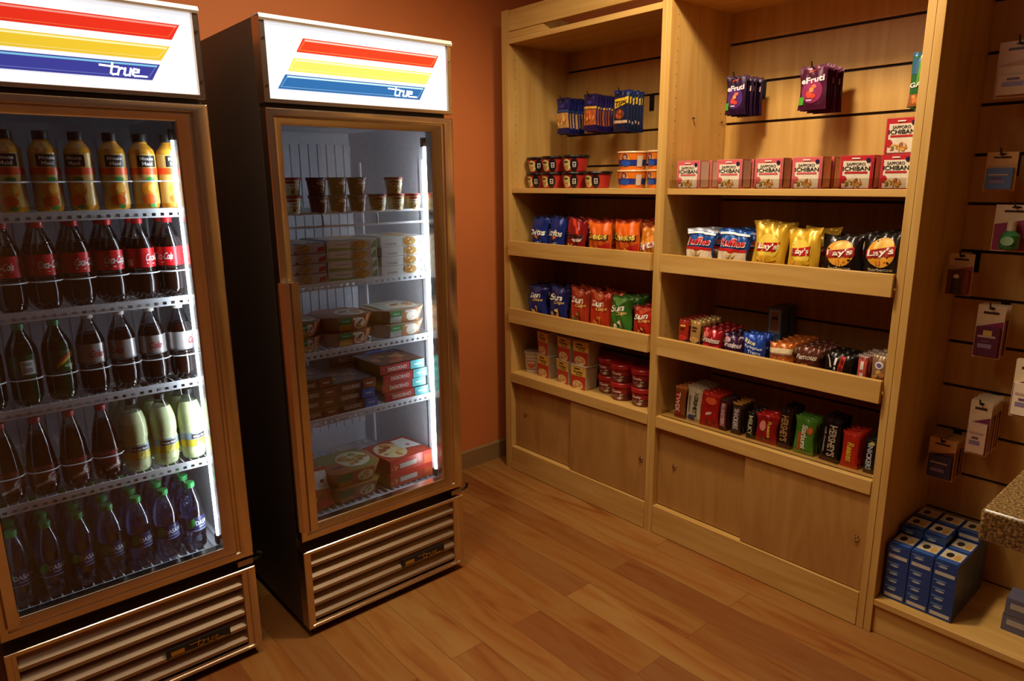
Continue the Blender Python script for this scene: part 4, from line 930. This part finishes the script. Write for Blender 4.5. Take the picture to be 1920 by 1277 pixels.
# two small cards standing at the back
o = carton('snack_carton', 'small blue framed snack carton at the back of the cookie shelf', 'box', None, .058, .05, .185, ink('5a78a8'), lambda m, Sf, St, Ss, w, d, h: (m.rect(Sf, -w * .4, w * .4, h * .45, h * .95, ink('b4b4b0'), 2), m.rect(Sf, -w * .3, w * .3, h * .5, h * .9, ink('b07a54'), 2), m.rect(Sf, -w * .2, w * .2, h * .74, h * .8, ink('4a2a1c'), 2)), (1.02, -1.452, ZL2), SHELF_RZ)
copy1(o, 'small dark snack carton right behind the blue framed one', (1.09, -1.448, ZL2), SHELF_RZ)
GK = 'candy bars on the base shelf'
def vt(word, c, w=.7, x=0.0, hgt=.45): return ('t', word, x, .5, w, hgt, c, 0, PI / 2)
def candy(nm, lab, y, w, h, mat, seal, ops, seed, n=4, rz=0.0, x=.80):
    rows_of(nm, lab, 'candy bar', GK, y, w, h, .018, mat, seal, des(*ops), zb, x, n, .027, seed, rz, .05, .03, 0.0, .6, .12)
def vtext(word, c, span, thick, w, h, x=0.0):
    # lettering running up the wrapper: span is a share of the height, thick a share of the width
    return ('t', word, x, .5, span * h / w, thick * w / h, c, 0, -PI / 2)
candy('candy_bar', 'gold and red caramel bars at the left end', -1.172, .056, .135, '8a4a22', 'c87a3c', [('r', -.8, .2, .08, .8, 'a8201c'), vtext('TWIX', 'd8b8a0', .6, .4, .056, .135, -.25)], 1.3)
candy('candy_bar', 'cream coloured cookie bars with dark lettering', -1.238, .075, .15, 'cfc2a0', 'b8a888', [vtext("HERSHEY'S", '2a2018', .66, .28, .075, .15, .35), vtext('cookies', '6a6050', .45, .18, .075, .15, -.45), ('e', -.2, .12, .5, .08, '3a3a6a')], 2.4, 5, -.1)
candy('candy_bag', 'shiny red wafer packs', -1.312, .085, .138, 'b02018', 'd03420', [('e', .1, .78, .6, .1, 'd8582a'), ('q', [(-.3, .34), (.3, .4), (.3, .48), (-.3, .42)], 'd8b0a0'), ('f', .2, .2, .6, .12, ['8a1c18', 'c8502c', '7a3020'], 8)], 3.2, 4, .1)
candy('candy_bar', 'dark bars with pink lettering', -1.374, .034, .132, '3a1c1c', '4a3028', [('r', -.8, .8, .1, .85, '7a3038'), vtext('MUSKETEERS', 'c8a0a0', .68, .5, .034, .132)], 4.6)
candy('candy_bar', 'brown and gold bars with pale lettering', -1.43, .042, .128, '3e2a22', 'b8863c', [('r', -.6, .8, .14, .86, '4a3430'), vtext('SNICKERS', 'c8bcb8', .62, .5, .042, .128, .1)], 5.4)
candy('candy_bar', 'slim dark bars with pale green lettering', -1.493, .036, .108, '1f1a14', '2a241c', [vtext('MILKY', 'a8a884', .7, .5, .036, .108)], 6.2)
candy('candy_bag', 'red candy bags with folded tops', -1.556, .088, .112, '9a1c1c', 'd02c28', [('e', -.3, .6, .3, .18, 'd88a78'), ('t', 'Reese', .35, .5, .7, .14, 'd8a83c', 0, -PI / 2), ('f', -.1, .2, .6, .12, ['7a2420', 'b04a34', '5a1c18'], 7)], 7.1, 3)
candy('candy_bar', 'brown chocolate bars with gold lettering', -1.626, .05, .155, '2c1a12', '1c1412', [vtext("HERSHEY'S", 'a8804c', .62, .6, .05, .155)], 8.8)
candy('candy_bag', 'green and orange fruit chew packs', -1.7, .076, .138, '4f8a2c', '5a9a3a', [('r', -.6, -.2, .1, .6, 'a8542c'), ('t', 'Starburst', .05, .48, 1.15, .16, 'e4e0c8', 0, -PI / 2), ('e', .55, .68, .28, .09, 'd8642c'), ('r', -.9, .9, .04, .1, '7ab04c')], 9.3, 3)
candy('candy_bar', 'black chocolate bars with large silver lettering', -1.79, .07, .158, '17110f', '241c1a', [vtext("HERSHEY'S", 'b8a48c', .7, .42, .07, .158, .3), vtext('milk chocolate', 'a89888', .55, .12, .07, .158, -.5)], 10.2, 4, -.12)
candy('candy_bar', 'orange red peanut butter packs', -1.86, .058, .128, 'c8301c', 'd83a24', [('t', 'Reeses', .1, .45, 1.15, .2, 'd8b034', .15, -PI / 2)], 11.5, 4)
candy('candy_bar', 'dark packs with silver lettering at the right end', -1.925, .036, .122, '1a1a18', '202020', [vtext('SNICKERS', 'b8bcc4', .75, .5, .036, .122), ('e', .2, .86, .5, .05, 'c8c83c')], 12.4, 3)

# noodle boxes on the upper shelf of the wider unit
def d_sap(red):
    def d(m, Sf, St, Ss, w, dd, h):
        c = 'b8242c' if red else 'cc5a5c'
        m.rect(Sf, -w * .47, w * .47, h * .03, h * .97, ink('e0d2b8'), 2); m.rect(Sf, -w * .48, w * .48, h * .84, h * .98, ink(c), 2); m.text(Sf, 'SAPPORO', -w * .02, h * .74, w * .56, ink('4a4038'), h * .09); m.text(Sf, 'ICHIBAN', 0, h * .61, w * .8, ink('1c2420'), h * .13)
        m.rect(Sf, -w * .34, w * .34, h * .46, h * .52, ink(c), 2); m.rect(Sf, -w * .47, -w * .41, h * .03, h * .84, ink(c), 2); m.rect(Sf, w * .41, w * .47, h * .03, h * .84, ink(c), 2)
        m.food(Sf, 0, h * .17, w * .38, h * .15, ['d8a04c', 'c8823c', 'e6c078', 'a86a34', '8a7a3c'], 14, 7, .22); m.ell(Sf, w * .34, h * .85, w * .07, h * .07, ink('241c3a'))
        m.ell(Sf, -w * .36, h * .3, w * .1, h * .1, ink(c)); m.rect(Sf, -w * .15, w * .1, h * .89, h * .93, ink('e8d8c8'), 2)
        m.rect(Ss, dd * .1, dd * .9, h * .05, h * .95, ink('d0b8a8'), 2)
    return d
GS = 'red and white noodle boxes'
ys = [-1.170, -1.345, -1.497, -1.635, -1.792, -1.912]
wd = [.1, .1, .1, .1, .1, .09]
for i, y in enumerate(ys):
    red = i >= 4
    nm = ['leftmost pink noodle box standing alone', 'second pink noodle box from the left', 'third pink noodle box from the left', 'fourth pink noodle box, left of the bright red ones', 'bright red noodle box beside the pink ones', 'lower bright red noodle box carrying another box'][i]
    o = carton('noodle_box', nm + ' on the upper shelf', 'box', GS, wd[i], .062, .103, ink('c4464a' if red else 'cf8078'), d_sap(red), (.815, y, zt), SHELF_RZ + [.0, .02, .05, .0, .08, .0][i])
    copy1(o, 'noodle box behind the ' + nm.replace(' standing alone', '').replace(' carrying another box', ''), (.886, y - .004, zt), SHELF_RZ)
    if i == 5: copy1(o, 'topmost bright red noodle box stacked at the right end', (.815, y - .003, zt + .1042), SHELF_RZ + .05)

# ------------------------------------------------------------------ pegs with hanging packs
def hook(label, y, z, length):
    t = thing('peg_hook', label, 'hook', (1.1415, y, z), 0, 'black peg hooks on the slat walls')
    m = MB(); m.box(-.005, 0, -.012, .012, -.068, .004, HOOKM); m.build('back_plate', t, smooth=0)
    m = MB(); m.tube([(-.004, 0, -.006), (-length, 0, -.006), (-length - .008, 0, -.003), (-length - .016, 0, .014)], .0024, HOOKM); m.build('prong', t)
def hang(name, lab, cat, group, hooklab, y, zslat, w, h, d, mat, seal, dsg, xfront, n, pitch, seed, lean=0.0):
    hook(hooklab, y, zslat, 1.1415 - xfront + .012)
    o = bag(name, 'frontmost of the ' + lab, cat, group, w, h, d, seed, foil(mat), foil(seal), dsg, (xfront, y, zslat - h + .004), SHELF_RZ, lean, .0, .5)
    r = random.Random(seed)
    for k in range(1, n):
        dup(o, ['', 'second', 'third', 'fourth', 'fifth', 'sixth', 'seventh'][k] + ' from front of the ' + lab, (xfront + pitch * k, y + r.uniform(-.004, .004), zslat - h + .004 - r.uniform(0, .006)), SHELF_RZ + r.uniform(-.03, .03))
GN = 'nut packs hanging in the narrower unit'; NUT = ['c88a3c', 'd8a458', 'a8682c', 'e0b870']; NUTR = ['a84c24', 'c8642c', 'd88a44', '8a3a1c']
SL = lambda k: .335 + .1533 * k
nutd = lambda cols, top, extra: des(('r', -.9, .9, .16, .58, extra), ('f', 0, .37, .78, .18, cols, 26), ('r', -.95, .95, .6, .66, top), ('e', 0, .76, .4, .05, '2e2f78'))
hang('nut_pack', 'pale peanut packs on the left hook', 'packet', GN, 'black peg hook holding the pale peanut packs', -.35, SL(10), .088, .162, .017, '1d1f5c', '191a48', nutd(NUT, '2a4a78', 'b88a4c'), .935, 6, .019, 1.7)
hang('nut_pack', 'reddish nut packs on the middle hook', 'packet', GN, 'black peg hook holding the reddish nut packs', -.533, SL(10), .088, .16, .017, '241a50', '1d1644', nutd(NUTR, 'd8a034', 'a8582c'), .925, 7, .019, 2.7)
hang('nut_pack', 'blue packs with yellow lettering on the right hook', 'packet', GN, 'black peg hook holding the packs with yellow lettering', -.708, SL(10), .09, .172, .018, '1c2440', '1e2c6a', des(('q', [(-.9, .55), (.9, .68), (.9, .84), (-.9, .78)], 'd8b02c'), ('t', 'TIPS', 0, .68, .8, .13, '2a1c10', .3, .1), ('e', -.1, .42, .6, .13, '6a3424'), ('f', -.1, .42, .5, .1, NUTR, 8), ('r', -.9, .9, .2, .27, 'c8a484')), .932, 6, .02, 3.7)
GF = 'fruit snack pouches hanging in the wider unit'
frd = lambda bgc: des(('e', -.05, .42, .78, .27, bgc), ('t', 'eFruti', 0, .68, .85, .14, 'e2d0d8', .1, .08), ('q', [(-.3, .84), (.2, .88), (.2, .92), (-.3, .88)], 'c8341c'), ('f', 0, .42, .5, .17, ['c8442c', 'd86a44', 'a82840', 'e0884c'], 8), ('r', -.98, -.62, .12, .3, '4a9a2c'), ('r', -.4, 0, .2, .235, 'c8b0d0'))
hang('fruit_snack_pouch', 'purple fruit snack pouches on the left hook', 'packet', GF, 'black peg hook holding the purple fruit snack pouches', -1.252, SL(10), .088, .14, .012, '2a1230', '4a3448', frd('4a2468'), .95, 6, .022, 4.2)
hang('fruit_snack_pouch', 'magenta fruit snack pouches on the middle hook', 'packet', GF, 'black peg hook holding the magenta fruit snack pouches', -1.55, SL(10), .102, .146, .012, '4a1630', '6a3a50', frd('8a2a58'), .95, 6, .022, 5.2)
hang('fruit_snack_pouch', 'green and orange pouches half hidden at the right', 'packet', GF, 'black peg hook holding the green and orange pouches', -1.905, SL(10), .09, .165, .012, '2f6a34', '3a6a8a', des(('r', -.95, .95, .6, .9, '2c5a78'), ('q', [(-.6, .4), (.2, .4), (.1, .85), (-.4, .85)], '5a9a34'), ('t', 'GARD', -.2, .42, .8, .09, 'd8dcd0', .1, .1), ('r', -.95, .95, .02, .24, '9a5a2c'), ('f', -.2, .14, .7, .1, ['c87a3c', 'd89a58'], 6)), .95, 5, .022, 6.2)
# toiletries in the third bay
def card(label, y, zslat, w, h, n, pitch, xf, colours, kind, hooklab):
    hook(hooklab, y, zslat, 1.1415 - xf + .012)
    c0, c1, c2 = colours
    t = thing('blister_card', ('frontmost of the ' if n > 1 else '') + label, 'packet', (xf, y, zslat - h + .003), SHELF_RZ, 'hanging toiletry cards')
    m = MB(); m.box(-w / 2, w / 2, 0, .002, 0, h, ink(c0)); S = plane_y(0)
    m.quad(S, [(-w * .48, h * .02), (w * .48, h * .02), (w * .48, h * .72), (-w * .48, h * .58)], ink(c1)); m.rect(S, -w * .28, w * .28, h * .84, h * .885, ink('3a2c24'), 2); m.ell(S, 0, h * .95, w * .12, h * .025, BLK)
    m.build('backing_card', t, smooth=0)
    m = MB(); S2 = plane_y(-.012)
    if kind == 'bottle':
        m.lathe([(.022, h * .06), (.026, h * .12), (.026, h * .36), (.014, h * .44), (.012, h * .46), (.012, h * .66), (.010, h * .67)], 20, [ink(c2)] * 4 + [ink('b8a488')] * 2, 0, -.026); m.ell(lambda a, bb, e: (a, -.053 - e, bb), 0, h * .25, .017, h * .1, ink('7a9a74'))
        m.build('bottle', t)
    elif kind == 'tube':
        m.box(-w * .42, w * .42, -.018, -.0005, h * .03, h * .62, clear('blister', 'd8ccc4', .12)); m.build('blister', t, smooth=0)
        m = MB(); m.lathe([(.012, h * .07), (.012, h * .42)], 14, ink('3c2c2a'), -.005, -.013 + .0); m.lathe([(.008, h * .42), (.010, h * .46), (.006, h * .52)], 14, WHITE, -.005, -.013); m.build('bottle', t)
    else:
        m.box(-w * .42, w * .42, -.012, -.0005, h * .05, h * (.6 if kind != 'wide' else .55), ink(c2)); m.rect(S2, -w * .3, w * .2, h * .2, h * .28, ink('8a7a9a'), 2); m.rect(S2, -w * .34, w * .3, h * .4, h * .44, ink('b8a090'), 2); m.rect(S2, -w * .2, w * .1, h * .31, h * .35, ink('6a4a6a'), 2)
        m.rect(S2, -w * .16, w * .16, h * .44, h * .54, ink('c8a850'), 2) if 'yellow' in label else None; m.build('box', t, smooth=0)
    r = random.Random(h)
    for k in range(1, n):
        dup(t, ['', 'second', 'third', 'fourth', 'fifth', 'sixth', 'seventh', 'eighth'][k] + ' from front of the ' + label, (xf + pitch * k, y + r.uniform(-.002, .002), zslat - h + .003))
card('wide tan cards at the upper right', -2.135, SL(10), .105, .155, 2, .03, .985, ('d0a884', 'b89068', 'd0ac84'), 'wide', 'black peg hook holding the wide tan cards')
card('tan card with blue and white lotion pack', -2.125, SL(8), .08, .114, 1, .02, 1.0, ('d8a868', 'd0a060', '5a78a8'), 'box', 'black peg hook holding the blue and white pack')
card('maroon card with green round bottle', -2.18, SL(7), .105, .138, 1, .02, 1.0, ('e0c8a4', '923a5c', '2f6a3a'), 'bottle', 'black peg hook holding the green bottle card')
card('pink card with small white capped tube', -2.056, SL(6), .07, .132, 1, .02, 1.0, ('d8b888', 'b85a60', '4a3836'), 'tube', 'black peg hook holding the white capped tube')
card('plum packs with yellow sticker', -2.156, SL(5), .074, .166, 3, .022, 1.0, ('d8c09c', '8a2c58', '5a2840'), 'box', 'black peg hook holding the plum packs')
card('cream and plum cards in the long row', -2.167, SL(3), .06, .18, 7, .018, 1.0, ('e4d0a8', '7c2c54', 'e0c4a8'), 'box', 'black peg hook holding the long row of cards')
card('cream and plum cards right of the long row', -2.275, SL(4), .072, .18, 2, .02, 1.0, ('e4d0a8', '7c2c54', 'e8d4b8'), 'box', 'black peg hook holding the cards right of the long row')
card('orange topped cards nearest the blue boxes', -2.075, SL(2), .08, .142, 5, .02, 1.0, ('d09c58', '6a3430', '34345a'), 'box', 'black peg hook holding the orange topped cards')
# blue box stacks on the platform
def d_blue(white):
    def d(m, Sf, St, Ss, w, dd, h):
        if white: m.rect(Sf, -w * .42, w * .42, h * .3, h * .75, ink('b8b4ac'), 2)
        else: m.rect(Sf, -w * .42, w * .1, h * .55, h * .72, ink('5a82b8'), 2); m.ell(Sf, -w * .12, h * .34, w * .2, h * .16, ink('98a4b4'), 12)
        m.rect(St, -w * .44, w * .44, dd * .3, dd * .95, ink('c8bc9c'), 2); m.ell(St, -w * .12, dd * .6, w * .16, dd * .18, ink('2c2420')); m.ell(St, w * .22, dd * .55, w * .14, dd * .2, ink('c89a50')); m.rect(St, -w * .44, w * .44, dd * .05, dd * .26, ink('3a5aa0'), 2)
    return d
bw, bd, bh = .066, .098, .0275
protos = {}
for iy in range(3):
    for ix in range(3):
        n = [[7, 8, 8], [7, 8, 8], [7, 7, 8]][iy][ix]
        for k in range(n):
            wh = (iy * 5 + ix * 3 + k * 2) % 5 == 0
            col = ['left', 'middle', 'right'][iy]; rw = ['front', 'second', 'rear'][ix]
            lab = '%s blue carton in the %s stack of the %s row' % ('bottom' if k == 0 else 'topmost' if k == n - 1 else OR[k] + ' from bottom', col, rw)
            loc = (.835 + ix * .1, -2.052 - iy * .0685, .1275 + k * (bh + .0006))
            if wh not in protos: protos[wh] = carton('blue_carton', lab, 'box', 'small blue cartons on the platform', bw, bd, bh, ink('1f3d7a'), d_blue(wh), loc, SHELF_RZ)
            else: copy1(protos[wh], lab, loc, SHELF_RZ)
o = carton('grey_carton', 'lower grey carton on the platform under the counter', 'box', 'grey cartons under the counter', .125, .08, .055, ink('56566a'), lambda m, Sf, St, Ss, w, d, h: (m.rect(Sf, -w * .4, w * .1, h * .4, h * .75, ink('9a948c'), 2), m.ell(Sf, w * .28, h * .4, w * .12, h * .3, ink('2c3a34'))), (.915, -2.395, .1275), SHELF_RZ)
copy1(o, 'upper grey carton on the platform under the counter', (.915, -2.397, .1835), SHELF_RZ + .03)

# ------------------------------------------------------------------ light and camera
def lamp(kind, name, loc, power, colour, **kw):
    l = bpy.data.lights.new(name, kind); l.energy = power; l.color = colour
    for k, v in kw.items(): setattr(l, k, v)
    o = bpy.data.objects.new(name, l); COL.objects.link(o); o.location = loc
    return o
WARM = (1.0, .80, .56)
lamp('SPOT', 'downlight_or_fill', (.2, -1.5, 2.58), 88, WARM, spot_size=math.radians(165), spot_blend=.6, shadow_soft_size=.1)
lamp('SPOT', 'downlight_or_fill', (-1.0, -1.3, 2.58), 26, WARM, spot_size=math.radians(140), spot_blend=.8, shadow_soft_size=.1)
lamp('SPOT', 'downlight_or_fill', (-1.2, -3.7, 2.58), 80, WARM, spot_size=math.radians(85), spot_blend=.5, shadow_soft_size=.1)  # added fill spot behind the camera, brightens what the metal frames reflect
lamp('AREA', 'added_fill_light', (-.45, -1.1, 2.6), 19, (1.0, .84, .64), shape='RECTANGLE', size=1.2, size_y=1.2)  # added soft fill for the shelf fronts, placed so the third bay stays dim
lamp('AREA', 'added_fill_light', (-1.9, -1.7, 2.6), 5, (1.0, .84, .64), shape='RECTANGLE', size=1.6, size_y=1.6)  # second added fill, weak, stands in for ceiling bounce
w = bpy.data.worlds.new('World'); SC.world = w; w.use_nodes = True
w.node_tree.nodes['Background'].inputs['Color'].default_value = (.30, .22, .15, 1); w.node_tree.nodes['Background'].inputs['Strength'].default_value = .2
cam = bpy.data.cameras.new('camera'); co = bpy.data.objects.new('camera', cam); COL.objects.link(co); SC.camera = co
cam.sensor_fit = 'HORIZONTAL'; cam.sensor_width = 36.0; cam.lens = 36.0 * 1293.447 / 1920.0; cam.clip_start = .02
r_, u_, f_ = Vector((.75468356, -.65602593, -.00909403)), Vector((.15458546, .16432817, .97421742)), Vector((.63761749, .73663168, -.22542784))
M = Matrix.Identity(4)
for i in range(3): M[i][0] = r_[i]; M[i][1] = u_[i]; M[i][2] = -f_[i]
M.translation = Vector((-1.4951, -2.7688, 1.4938)); co.matrix_world = M
SC.view_settings.view_transform = 'Standard'; SC.view_settings.look = 'None'; SC.view_settings.gamma = 1.0; SC.view_settings.exposure = 0.2; SC.view_settings.use_curve_mapping = False
SC.cycles.max_bounces = 10; SC.cycles.transparent_max_bounces = 32; SC.cycles.caustics_reflective = False; SC.cycles.caustics_refractive = False
SC.cycles.sample_clamp_indirect = 4.0
